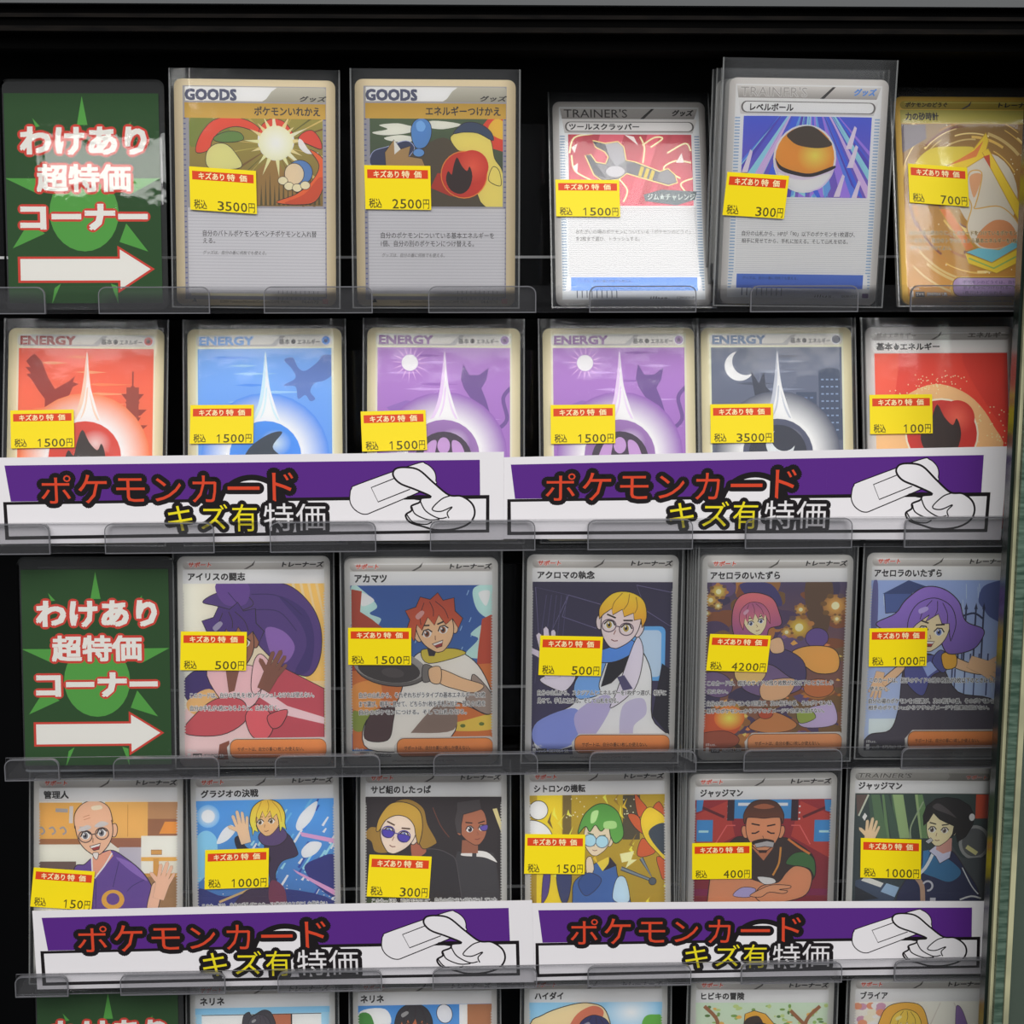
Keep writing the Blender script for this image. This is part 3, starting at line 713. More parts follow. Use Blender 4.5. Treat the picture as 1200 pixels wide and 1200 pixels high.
def art_ball(d):
    d.rect(140, 230, 790, 640, '#3f4fb0', c2='#6a4fa0')
    for i in range(46):
        x = RND.uniform(140, 790); a = (x-470)*1.5; b = RND.uniform(6, 26)
        d.poly([(480+(x-480)*.45, 225), (480+(x-480)*.45+b*.4, 225), (480+a+b, 560+RND.uniform(0, 120)), (480+a-b, 560+RND.uniform(0, 120))], RND.choice(['#5a8cd8', '#7fb4e6', '#4a3f9c', '#8a6cc0', '#3a58bc', '#b49ad8', '#4f6fd0']))
    for x, y in ((640, 560), (700, 420), (720, 590), (180, 440), (220, 560), (690, 330)):
        d.poly([(x-30, y+60), (x+10, y-50), (x+22, y-40), (x, y+60)], '#c9b4e2')
    d.ell(460, 436, 156, 164, '#e6e2ea'); d.ell(460, 434, 146, 154, '#d7802c'); d.glow(510, 420, 90, 80, '#f2b64e', '#d7802c')
    d.poly([(370, 318), (430, 284), (500, 284), (570, 340), (590, 372), (520, 385), (430, 372), (385, 345)], '#3d3229', True)
    d.poly([(316, 428), (330, 480), (400, 508), (480, 512), (560, 505), (604, 470), (596, 520), (540, 580), (460, 590), (370, 560), (322, 500)], '#b9aed0', True)
    d.poly([(330, 500), (400, 530), (480, 535), (590, 505), (540, 570), (460, 590), (380, 562)], '#d3cbe2', True)
    d.poly([(314, 430), (345, 470), (420, 497), (500, 505), (606, 470), (600, 488), (500, 522), (415, 514), (340, 487)], '#241d22', True)
    over_print(d, 'bw', 'レベルボール', (8.6, 25.6), [('自分の山札から、HPが「90」以下のポケモンを1枚選び、', 7.6, 59.0, 53.0, 61.0), ('相手に見せてから、手札に加える。そして山札を切る。', 7.6, 62.0, 50.4, 63.8)], None, '008/010')
def art_glass(d):
    d.rect(270, 270, 1040, 1160, '#8a6a34', c2='#c08a30')
    for i in range(90):
        a = RND.uniform(0, 6.28); r0 = RND.uniform(150, 620); c = RND.choice(['#d8b45a', '#b9802c', '#7d4a34', '#e8d08a', '#a86a2c', '#c9b070', '#8f6a5a'])
        pts = [(640+r0*math.cos(a+t*.1)*.9, 640+r0*math.sin(a+t*.1)) for t in range(7)]
        d.line(pts, RND.uniform(4, 18), c, True)
    for i in range(40): d.ell(RND.uniform(280, 900), RND.uniform(280, 1100), 3, 3, '#f2e6c0', n=8)
    d.poly([(285, 280), (420, 280), (420, 350), (300, 420)], '#6a5f6a')
    Y, Yd, O = '#dcc02e', '#b8922a', '#d07a3a'
    d.ell(700, 620, 150, 200, '#c9c2b4'); 
    d.poly([(520, 485), (650, 400), (715, 320), (725, 360), (700, 440), (600, 500), (440, 520)], Y, line=4, lc=Yd); d.poly([(520, 485), (650, 410), (700, 360), (660, 440)], O)
    d.poly([(690, 420), (720, 400), (890, 740), (850, 770)], Y, line=4, lc=Yd); d.poly([(694, 440), (725, 430), (725, 500)], '#b84a2c')
    d.poly([(460, 700), (510, 700), (620, 890), (580, 910)], O, line=4, lc=Yd); d.poly([(360, 470), (440, 400), (560, 390), (650, 400), (520, 480), (380, 520)], '#cdbb3c', True)
    d.poly([(620, 520), (680, 520), (660, 620), (640, 680), (640, 700), (760, 690), (840, 770), (840, 850), (740, 900), (640, 890), (590, 800), (620, 690), (600, 620)], '#cfc8bb', True, 6, '#c9a050')
    d.poly([(640, 830), (720, 760), (800, 770), (830, 850), (740, 895), (650, 885)], '#c98a5a', True); d.poly([(620, 540), (680, 530), (650, 620), (630, 640)], '#cf9a70', True)
    d.poly([(580, 915), (700, 965), (885, 860), (885, 780), (840, 850), (740, 905), (640, 895)], '#6fb4c4')
    d.poly([(575, 920), (700, 968), (885, 870), (1040, 800), (1040, 880), (885, 940), (720, 1020), (585, 970)], Y, line=5, lc=Yd); d.line([(590, 945), (708, 995), (885, 905)], 8, '#8fae5a')
    over_print(d, 'gold', '力の砂時計', (4.4, 18.0), [('自分の番の終わりに、このカードをつけているポケモンがバトル場に', 4.0, 57.0, 59, 59.0), ('いるなら、自分のトラッシュから基本エネルギーを1枚選び、この', 4.0, 60.2, 57, 62.2), ('ポケモンにつけてよい。', 4.0, 63.4, 21.0, 65.2)])
    sv_foot(d, 'gold', '#a48bb4', '#8a719c', True, 'SV4 094/064 UR')

S = 'stands on the top rail'
build_card(0, C1(195), (33, 50), (822, 62), 0, 'goods', art_swap, 'tan bordered goods card with red swoosh and white burst picture, priced 3500 yen', stk=((98, 475), (425, 498), (98, 685), '3500'))
build_card(0, C1(405), (45, 52), (825, 58), 0, 'goods', art_move, 'tan bordered goods card with red flame orb picture, priced 2500 yen', stk=((84, 461), (406, 466), (86, 672), '2500'))
build_card(0, C1(635), (48, 162), (792, 165), 0, 'bw', art_wrench, 'silver card with a wrench on a red lightning picture, priced 1500 yen', stk=((53, 570), (361, 573), (53, 757), '1500'), hi=22)
LV = build_card(0, C1(835), (80, 48), (862, 62), -.001, 'bw', art_ball, 'silver card with an orange and black ball on blue rays, in a tall flared sleeve', stk=((78, 497), (384, 517), (59, 705), '300'), slv=(.0965, .0345), lo=-7, hi=-3, bright=1.75)
GD = build_card(0, C1(980), (275, 137), (1020, 142), 0, 'gold', art_glass, 'gold card with an hourglass picture, priced 700 yen', BL=(255, 1170), stk=((318, 478), (607, 500), (315, 672), '700'), hi=20)

# energy row ---------------------------------------------------------
def energy(col, cap, sky0, sky1, glow, orb, orbd, sym):
    """shared drawing of the basic energy cards; units are tenths of a millimetre"""
    def draw(d, extra):
        d.T = [.1, 0, 0, 0, .1, 0]
        d.rect(40, 80, 590, 810, sky0, c2=sky1)
        for i in range(12):
            y = 110+i*38+RND.uniform(-10, 10); x = RND.uniform(60, 400); d.poly([(x, y), (x+60, y-6), (x+RND.uniform(120, 220), y), (x+70, y+6)], glow if i % 3 else sky1)
        extra(d)
        cx, cy = 315, 527
        d.glow(cx, cy, 262, 262, '#f6efe6', sky1, rings=(0, .5, .6, .7, .8, .9, 1), hold=.58)
        hz = mixc(lin(glow), lin('#ffffff'), .3); hw = mixc(lin(glow), lin('#ffffff'), .8)
        d.poly([(318, 95), (306, 200), (290, 300), (262, 372), (228, 420), (402, 420), (370, 372), (344, 300), (330, 200)], hz, True)
        d.poly([(318, 105), (317, 220), (300, 320), (262, 400), (282, 400), (310, 320), (322, 240), (350, 330), (385, 400), (360, 330), (330, 220)], hw, True)
        d.poly([(322, 150), (324, 260), (312, 340), (282, 410), (372, 410), (346, 340), (330, 260)], hw, True)
        d.ell(cx, cy, 160, 160, '#f6efe6'); d.ell(cx, cy, 147, 147, orb); d.glow(cx+42, cy-55, 66, 58, mixc(lin(orb), lin('#ffffff'), .5), orb)
        sym(d, cx, cy)
        d.T = None; d.clip = None; d.part = 'card'
        d.rrect(3.6, 2.6, 59.2, 7.4, 2.0, '#e3ddd2', c2='#c9c4bb'); d.poly([(4, 6.6), (34, 6.6), (38, 3.0), (40, 3.0), (36, 7.2), (5, 7.2)], '#a9a7a6')
        d.txt('ENERGY', 5.0, 3.3, 26.8, 6.6, cap, .04)
        d.txt('基本', 37.5, 4.3, 41.8, 6.5, INK, .02); d.ell(43.3, 5.4, .95, 1.0, INK, n=10); d.txt('エネルギー', 45, 4.5, 54, 6.5, INK, .02)
        d.ell(56.6, 5.0, 2.1, 2.1, '#efe6da'); d.ell(56.6, 5.0, 1.7, 1.7, orb); d.ell(56.6, 5.1, .8, .8, orbd, n=12)
    return draw
def s_flame(d, x, y): flame(d, x, y, 112, '#2b1d1a')
def s_drop(d, x, y): d.poly([(x+70, y-100), (x+10, y-90), (x-70, y-30), (x-90, y+50), (x-30, y+110), (x+60, y+80), (x+70, y+10), (x+30, y-40)], '#2c3846', True)
def s_eye(d, x, y):
    d.ell(x, y+20, 118, 118, '#3a2d40'); d.poly([(x-100, y+60), (x-70, y-40), (x-30, y-60), (x-40, y+10), (x-60, y+90)], '#b892c4', True); d.poly([(x+100, y+60), (x+75, y-40), (x+35, y-60), (x+40, y+10), (x+60, y+90)], '#b892c4', True); d.ell(x, y-40, 26, 34, '#b892c4')
def s_moon(d, x, y):
    d.ell(x, y, 122, 122, '#2c3040'); d.ell(x+10, y-40, 60, 60, '#cfd4e4'); d.ell(x+26, y-62, 52, 50, '#2c3040')
def x_fire(d):
    q = '#8e2a1c'
    d.poly([(85, 120), (105, 105), (135, 135), (160, 200), (190, 250), (215, 235), (250, 215), (270, 195), (262, 220), (285, 228), (262, 240), (250, 270), (225, 300), (205, 330), (150, 340), (150, 290), (120, 250), (95, 210), (75, 190), (92, 185), (70, 160), (90, 160), (72, 135)], q)
    for i, w_ in enumerate((8, 46, 30, 58, 34, 62, 38)): d.poly([(505-w_, 235+i*32), (505+w_, 235+i*32), (505+w_*.55, 260+i*32), (505-w_*.55, 260+i*32)], '#8a3222')
    d.rect(502, 175, 508, 240, '#8a3222'); d.rect(480, 240, 530, 460, '#8f3a28')
def x_water(d):
    d.poly([(395, 130), (430, 120), (450, 160), (480, 175), (530, 140), (555, 110), (600, 120), (600, 180), (560, 215), (520, 225), (500, 260), (520, 290), (500, 300), (480, 275), (450, 290), (440, 240), (390, 235), (440, 205), (425, 165)], '#5573b0', True)
def x_psy(d):
    d.ell(175, 145, 34, 34, '#f2dcea')
    for i in range(16): a = i*.393; d.poly([(175+38*math.cos(a), 145+38*math.sin(a)), (175+80*math.cos(a+.05), 145+80*math.sin(a+.05)), (175+38*math.cos(a+.12), 145+38*math.sin(a+.12))], '#d8b4dc')
    q = '#6a4a8c'
    d.poly([(395, 150), (420, 195), (460, 195), (500, 165), (490, 215), (470, 250), (490, 300), (510, 370), (540, 420), (520, 470), (430, 450), (415, 360), (425, 290), (398, 250), (385, 210)], q)
    d.line([(520, 430), (575, 380), (560, 290), (600, 240)], 16, q, True)
    d.poly([(80, 330), (160, 300), (250, 320), (180, 345), (100, 350)], '#8a64ac')
def x_dark(d):
    d.ell(160, 160, 62, 62, '#e6e2dc'); d.ell(186, 142, 56, 56, '#5c6478')
    q = '#343a4c'
    d.poly([(215, 240), (205, 170), (240, 235), (262, 180), (268, 245), (295, 275), (270, 310), (280, 400), (120, 420), (130, 350), (190, 320), (225, 300)], q)
    for x0, x1, y in ((395, 480, 270), (470, 590, 340), (490, 580, 190)): d.rect(x0, y, x1, 470, '#3d4962')
    d.ell(535, 190, 45, 22, '#3d4962')
    for i in range(8):
        for j in range(4): d.rect(500+j*20, 215+i*30, 511+j*20, 221+i*30, '#7f93b4'); 
    for i in range(5):
        for j in range(3): d.rect(405+j*24, 290+i*30, 418+j*24, 297+i*30, '#64769a')
ER = energy('#9c2f24', '#9a3326', '#d8553a', '#e07a4a', '#e89468', '#c23a2a', '#4a1512', s_flame)
EW = energy('#6f9fd0', '#6a9cd2', '#6fa0da', '#4a86d2', '#8fb8e4', '#3f86d4', '#2c4a86', s_drop)
EP = energy('#8a4f9a', '#7d4a90', '#a678bc', '#8a5aa8', '#b894cc', '#8f6aa4', '#5a2f6a', s_eye)
EN = energy('#5a7aa4', '#4f7098', '#626a80', '#4a5064', '#7a8298', '#4a4e66', '#2a2f48', s_moon)
E1, E2, E3 = (0, 360, 2.857), (400, 360, 2.857), (800, 360, 3.0)
def ecard(crop, TL, TR, f, x, y0, label, stk, group=None): return build_card(1, crop, TL, TR, y0, 'hs', lambda d: f(d, x), label, stk=stk, group=group)
ecard(E1, (28, 75), (553, 80), ER, x_fire, 0, 'red energy card with pagoda and wing silhouettes, behind a purple banner', ((37, 358), (250, 355), (40, 487), '1500'))
ecard(E1, (633, 84), (1138, 80), EW, x_water, 0, 'blue energy card with a flying silhouette, behind a purple banner', ((645, 335), (852, 334), (643, 462), '1500'))
ecard(E2, (95, 75), (592, 78), EP, x_psy, 0, 'purple energy card with sun and silhouette, beside the blue energy card', ((73, 350), (283, 345), (78, 480), '1500'))
ecard(E2, (683, 82), (1172, 80), EP, x_psy, 0, 'purple energy card with sun and silhouette, beside the dark night energy card', ((707, 330), (914, 328), (707, 455), '1500'))
DK = ecard(E3, (68, 82), (588, 80), EN, x_dark, 0, 'dark blue energy card with moon and tower silhouettes, priced 3500 yen', ((97, 346), (313, 344), (97, 479), '3500'))
def art_fire(d):
    d.rect(640, 170, 1180, 900, '#cf3a26', c2='#d8482e')
    d.poly([(660, 180), (760, 180), (700, 500), (640, 500)], '#d9563c', True); d.poly([(980, 180), (1150, 180), (1150, 420), (1080, 380)], '#c63423', True)
    for k in range(3): d.poly([(690, 440-k*14), (760, 350-k*6), (880, 300-k*8), (1000, 330-k*4), (1080, 420), (1090, 520), (690, 520)], ('#dc6a44', '#e48c5c', '#ecb07c')[k], True)
    for i in range(90): t = RND.random(); d.ell(760+RND.gauss(0, 40)+t*190, 340-t*90+RND.gauss(0, 16), 2.2, 2.2, '#f4d8a8', n=6)
    for i in range(30): d.ell(RND.uniform(1030, 1140), RND.uniform(360, 500), 2.4, 2.4, '#f4d8a8', n=6)
    d.ell(905, 455, 128, 122, '#f4e2c2'); d.ell(905, 455, 122, 116, '#b8281e'); d.glow(960, 400, 60, 60, '#e2604a', '#b8281e')
    flame(d, 900, 450, 96, '#2a1613')
    over_print(d, 'esv', '', (0, 1))
FR = build_card(1, E3, (645, 88), (1165, 85), 0, 'esv', art_fire, 'plain red energy card with white name bar, priced 100 yen', stk=((654, 322), (871, 320), (654, 457), '100'))

# middle row ---------------------------------------------------------
def art_purple(d):
    d.rect(50, 180, 800, 1120, '#e4dcc4', c2='#c8b07c', g=((60, 0), (820, 0)))
    for i in range(7): d.poly([(560+i*40, 195), (585+i*40, 195), (700+i*40, 700), (660+i*40, 700)], RND.choice(['#d9b768', '#e6cf94', '#cfa95a']))
    d.poly([(60, 860), (250, 840), (400, 900), (790, 960), (790, 1110), (60, 1110)], '#d8b4b4', True)
    d.poly([(240, 1110), (250, 1030), (300, 1010), (310, 1110)], '#7a4432')
    Hc, Hd = '#48306e', '#372462'
    d.poly([(330, 330), (300, 230), (420, 190), (600, 200), (720, 300), (775, 430), (770, 580), (720, 670), (640, 660), (540, 600), (420, 470)], Hc, True, 4, LN)
    d.poly([(560, 260), (690, 330), (740, 470), (715, 640), (640, 655), (700, 520), (670, 400)], Hd, True); d.poly([(490, 430), (580, 440), (640, 520), (600, 600), (530, 590)], '#7d5a9c', True)
    d.poly([(170, 290), (240, 245), (350, 230), (430, 300), (330, 340), (240, 310)], Hc, True, 4, LN); d.poly([(240, 195), (400, 195), (390, 300), (280, 300)], '#5a3a80', True)
    for p in ([(420, 250), (560, 260), (680, 360)], [(430, 330), (560, 340), (650, 440)], [(300, 240), (350, 300)]): d.line(p, 4, '#2a1a50', True)
    d.poly([(60, 720), (120, 650), (190, 650), (230, 760), (150, 830), (90, 800)], Hd, True, 4, LN); d.poly([(90, 800), (200, 740), (280, 820), (180, 880), (100, 860)], '#caa268', True)
    d.poly([(420, 650), (560, 620), (790, 740), (790, 1000), (480, 1000), (380, 900)], '#a84450', False, 4, LN); d.poly([(470, 740), (600, 830), (790, 890), (790, 925), (600, 880), (450, 780)], '#d6b4b8')
    d.poly([(190, 640), (420, 620), (470, 720), (420, 830), (290, 830)], '#d8a8ac', True, 4, LN); d.poly([(285, 640), (355, 640), (330, 750), (300, 760)], SKB)
    d.poly([(70, 970), (120, 880), (240, 790), (370, 800), (390, 900), (260, 980)], '#b04a52', True, 4, LN)
    d.poly([(385, 880), (450, 820), (530, 900), (500, 995), (420, 990)], '#c25860', True, 4, LN); d.poly([(500, 880), (600, 850), (570, 930), (520, 945)], '#b85058', True, 4, LN)
    F = head(d, 330, 500, 125, '#8a5a44', -12, .2, '#6a4a2c')
    fringe(d, F, '#43296c', 125, 2)
    d.poly([(415, 740), (430, 600), (470, 560), (520, 640), (450, 760)], '#d8a8ac', True, 4, LN)
    hand(d, 525, 640, 90, SKB, 25, 1)
    over_print(d, 'sv', 'アイリスの闘志', (4.4, 27.8), [('このカードは、自分の手札を1枚トラッシュしなければ使えない。', 4.6, 57.0, 56.0, 59.2), ('自分の手札が6枚になるように、山札を引く。', 4.6, 62.4, 41.5, 64.6)])
    sv_foot(d, num='sv9 121/100 SR')
def art_cook(d):
    d.rect(90, 200, 840, 1120, '#2f4f8c', c2='#3f6aa4')
    for i in range(14): x, y = RND.uniform(120, 800), RND.uniform(230, 560); d.line([(x, y), (x-10, y+26)], 5, '#7ea0c4')
    for p in ([(95, 225), (160, 250), (230, 330), (190, 370), (250, 400), (200, 450), (95, 440)], [(840, 220), (740, 230), (735, 300), (770, 370), (840, 390)], [(690, 600), (760, 510), (720, 480), (800, 420), (840, 460), (840, 600)]): d.poly(p, '#a9c9c4', True, 0); 
    d.poly([(150, 260), (215, 300), (150, 330)], '#dfe8e4', True); d.poly([(760, 260), (820, 250), (800, 330)], '#dfe8e4', True)
    d.poly([(95, 240), (150, 250), (140, 360), (200, 400), (260, 450), (250, 700), (95, 700)], '#9a3f2a'); d.poly([(780, 400), (840, 370), (840, 760), (750, 700), (760, 560)], '#a8442c')
    d.poly([(95, 680), (840, 640), (840, 1110), (95, 1110)], '#b86a34'); d.poly([(600, 980), (700, 950), (840, 920), (840, 1000), (640, 1010)], '#c9b04a', True); d.poly([(100, 900), (220, 880), (160, 1000), (100, 1000)], '#7d8a3a', True); d.poly([(100, 760), (240, 740), (230, 880), (100, 890)], '#c98a44', True)
    d.ell(680, 982, 14, 10, '#5a6a2c'); d.ell(780, 972, 14, 10, '#5a6a2c')
    d.poly([(180, 1110), (170, 950), (320, 870), (400, 640), (480, 570), (640, 570), (760, 650), (838, 820), (820, 920), (720, 880), (640, 860), (640, 1010), (500, 1110)], '#cfcac4', True, 5, LN)
    d.poly([(160, 1050), (190, 920), (310, 870), (310, 960), (280, 1060)], '#4a3436', True, 4, LN); d.poly([(420, 1000), (560, 850), (640, 880), (630, 1005), (430, 1020)], '#7d6a60', True)
    d.poly([(740, 700), (838, 820), (820, 920), (700, 850), (720, 760)], '#8f7f76', True, 4, LN)
    d.poly([(560, 750), (500, 690), (560, 670), (680, 720), (790, 760), (740, 800), (640, 780)], SK, True, 4, LN)
    d.poly([(460, 570), (500, 640), (690, 590), (640, 560), (540, 560)], '#b9a83c', True, 4, LN); d.poly([(490, 555), (545, 555), (530, 600), (500, 600)], '#2a2430')
    F = head(d, 535, 455, 118, SK, -14, -.15, '#7a4a2c', 1)
    fringe(d, F, '#9c3d2c', 118, 2, '#b5552f')
    d.ell(300, 670, 190, 92, '#5a5654', 8, 5, LN); d.ell(290, 655, 190, 88, '#8a8684', 8); d.ell(290, 672, 165, 70, '#3b3535', 8); d.ell(310, 690, 60, 26, '#4b4444', 8)
    d.poly([(470, 650), (520, 660), (530, 720), (470, 740)], '#6a6664', True, 4, LN); d.poly([(500, 670), (560, 660), (560, 745), (510, 740)], SK, True, 4, LN)
    over_print(d, 'sv', 'アカマツ', (4.2, 17.2), [('自分の山札から、それぞれちがうタイプの基本エネルギーを2枚', 5.4, 56.8, 57.8, 59.2), ('まで選び、相手に見せて、どちらか1枚を手札に加え、残りの1枚を', 5.4, 60.6, 57.8, 63.0), ('自分のポケモンにつける。そして山札を切る。', 5.4, 64.2, 50.0, 66.4)])
    sv_foot(d, num='sv7 127/102 SR')
def art_coat(d):
    d.rect(80, 180, 800, 1120, '#2c2740', c2='#3a3454')
    for p in ([(95, 210), (260, 250), (120, 560)], [(260, 250), (430, 300), (400, 420), (230, 360)], [(600, 200), (790, 240), (790, 420), (650, 330)]): d.line(p+[p[0]], 5, '#5a5478')
    for i in range(5): d.line([(150+i*25, 250), (95+i*30, 700)], 3, '#4a4468')
    d.rrect(560, 410, 750, 690, 30, '#5b9ad8'); d.rrect(600, 430, 730, 670, 24, '#a9bccf'); d.poly([(735, 600), (790, 640), (790, 990), (690, 870)], '#1c1826')
    d.poly([(90, 1000), (110, 900), (300, 800), (330, 640), (420, 560), (520, 540), (600, 500), (680, 640), (690, 880), (760, 990), (400, 1010), (150, 1060)], '#d5cfd8', True, 5, LN)
    d.poly([(90, 1000), (110, 900), (280, 830), (330, 880), (310, 1000), (180, 1050)], '#7a86c0', True); d.poly([(300, 860), (450, 760), (480, 830), (380, 1000), (330, 990)], '#a79fc0', True); d.poly([(530, 990), (540, 820), (640, 780), (660, 860), (600, 920), (590, 990)], '#b1abc2', True)
    d.poly([(300, 690), (400, 560), (460, 560), (420, 700), (420, 760), (310, 780)], '#6f9bd6', True, 4, LN); d.poly([(430, 720), (470, 570), (590, 530), (540, 640), (480, 700)], '#1b1720', False, 4, LN)
    d.poly([(400, 545), (460, 520), (580, 480), (590, 540), (500, 590), (410, 590)], '#4f83c8', True, 4, LN); d.poly([(590, 500), (620, 470), (640, 560), (600, 730), (480, 830), (510, 740)], '#c9c2ce', True, 4, LN)
    d.poly([(510, 670), (545, 660), (590, 730), (540, 740)], '#4a4468')
    d.poly([(120, 680), (200, 650), (300, 660), (250, 740), (170, 720)], '#c9c2d6', True, 4, LN)
    hand(d, 165, 540, 105, '#c9bfd2', -8)
    F = head(d, 520, 400, 118, '#d8bfc0', 12, -.25, '#a08a3c', 0, glasses='#5a4a58')
    d.poly(F(spline([(-.92, -.05), (-1.0, -.6), (-.6, -1.25), (.1, -1.45), (.75, -1.22), (1.04, -.55), (.95, -.05)], False, 4)+[(.82, -.42), (.55, -.3), (.45, -.6), (.1, -.36), (-.05, -.66), (-.4, -.34), (-.5, -.6), (-.78, -.3)]), '#e0b52c', False, 4, LN, c2='#c98f24')
    for q in ([(-.2, -1.35), (-.45, -.9), (-.48, -.6)], [(.1, -1.38), (.12, -.95), (.0, -.66)], [(.4, -1.3), (.55, -.9), (.5, -.6)]): d.line(F(q), 4, '#8a6a1c', True)
    over_print(d, 'sv', 'アクロマの執念', (4.4, 28.0), [('自分の山札から、スタジアムとエネルギーを1枚ずつ選び、相手に', 5.0, 57.4, 59.0, 59.6), ('見せて、手札に加える。そして山札を切る。', 5.0, 60.8, 39.0, 63.0)])
    sv_foot(d, num='sv6 087/064 SR')
def art_warm(d):
    d.rect(70, 200, 820, 1110, '#4a3f5c', c2='#8a5a34')
    for i in range(70):
        x, y = RND.uniform(70, 810), RND.uniform(210, 1100)
        c = RND.choice(['#5c4a70', '#6f5230', '#8a5f34', '#4a3a58', '#a06c38', '#3c3450', '#7a4a30', '#70563a'])
        d.poly([(x+RND.uniform(40, 110)*math.cos(k*1.05), y+RND.uniform(25, 70)*math.sin(k*1.05)) for k in range(6)], c, True)
    d.poly([(260, 215), (420, 215), (480, 330), (330, 300)], '#3f3a6a', True); d.poly([(600, 210), (740, 210), (720, 480), (640, 460)], '#5a4434', True)
    for x, y, r, c in ((150, 255, 40, '#f2c25a'), (110, 300, 34, '#eab04c'), (150, 330, 22, '#f0c878'), (95, 370, 16, '#e8b860'), (575, 445, 62, '#f2b83c'), (760, 330, 60, '#d9a050'), (770, 400, 26, '#e0b870'), (580, 350, 30, '#e0a850'), (222, 930, 90, '#f6d24a'), (510, 470, 28, '#e8b45a')):
        d.glow(x, y, r*1.1, r, c, '#94683a'); d.ell(x, y, r*.35, r*.35, '#fbeaa6', n=14)
        for k in range(7): a = k*.9+x; d.ell(x+r*1.05*math.cos(a), y+r*.95*math.sin(a), r*.3, r*.22, RND.choice(['#8a5f34', '#6f5230', '#a87440', '#5c4a50']), n=10)
    for i in range(60): x, y = RND.uniform(90, 800), RND.uniform(480, 1090); d.poly([(x, y), (x+RND.uniform(8, 22), y-RND.uniform(6, 20)), (x+RND.uniform(20, 40), y), (x+14, y+RND.uniform(4, 14))], RND.choice(['#d99a4c', '#b5702f', '#e6b860', '#7a5a80', '#5a3f2c', '#c9804a']))
    d.ell(180, 960, 110, 78, '#b5522c'); d.glow(225, 930, 80, 66, '#f8dc5a', '#c9682e'); d.poly([(70, 1020), (200, 1000), (280, 1040), (240, 1090), (70, 1090)], '#8f4a34', True, 3, LN)
    d.ell(670, 500, 60, 52, '#5f4a86', line=3, lc=LN); d.ell(150, 750, 90, 66, '#6a5478', 20, 3, LN); d.poly([(330, 980), (400, 920), (470, 900), (580, 960), (540, 1000), (420, 1010)], '#b47a48', True, 3, LN)
    d.poly([(590, 960), (640, 880), (720, 860), (770, 850), (790, 960), (660, 985)], '#b0a0c0', True, 3, LN); d.poly([(580, 900), (640, 880), (680, 930), (600, 960)], '#8a9a44', True, 3, LN); d.ell(415, 905, 40, 30, '#a84a2c', line=3, lc=LN); d.ell(690, 770, 80, 50, '#b06a3c', line=3, lc=LN)
    d.poly([(540, 580), (620, 545), (740, 550), (790, 600), (780, 680), (680, 690), (600, 640)], '#cf9a4c', True, 4, LN); d.poly([(400, 560), (500, 560), (600, 620), (620, 720), (560, 780), (420, 700)], '#4a3f66', True, 4, LN)
    d.poly([(300, 680), (420, 640), (520, 700), (600, 760), (540, 800), (420, 820), (290, 770)], '#6f5a80', True, 4, LN); d.poly([(395, 740), (560, 720), (520, 820), (400, 830)], '#c9a27c', True, 3, LN)
    d.poly([(250, 640), (330, 620), (410, 680), (360, 750), (260, 730)], '#d6b070', True, 3, LN); d.poly([(420, 520), (480, 500), (500, 570), (440, 580)], SK, True, 3, LN)
    d.poly([(235, 480), (225, 360), (260, 280), (340, 260), (430, 290), (470, 370), (480, 430), (420, 450), (400, 500), (300, 520)], '#8a4f80', True, 4, LN, c2='#c06a70', g=((0, 500), (0, 280)))
    F = head(d, 345, 410, 72, '#eec4a0', -14, .05, '#54608a', 0, ear='none')
    fringe(d, F, '#9a587e', 72, 0, '#c47476')
    over_print(d, 'sv', 'アセロラのいたずら', (3.6, 32.4), [('このカードは、相手のサイドの残り枚数が2枚以下のときにしか', 3.2, 53.4, 56.4, 55.6), ('使えない。', 3.2, 57.2, 12.0, 59.0), ('自分の場のポケモンを1匹選び、次の相手の番、そのポケモンは', 3.2, 62.2, 56.0, 64.4), ('相手のポケモンexからワザのダメージや効果を受けない。', 3.2, 65.6, 53.0, 67.6)])
    sv_foot(d, col='#c88a5a', dark='#b57a4c', num='sv8 080/063 SAR')
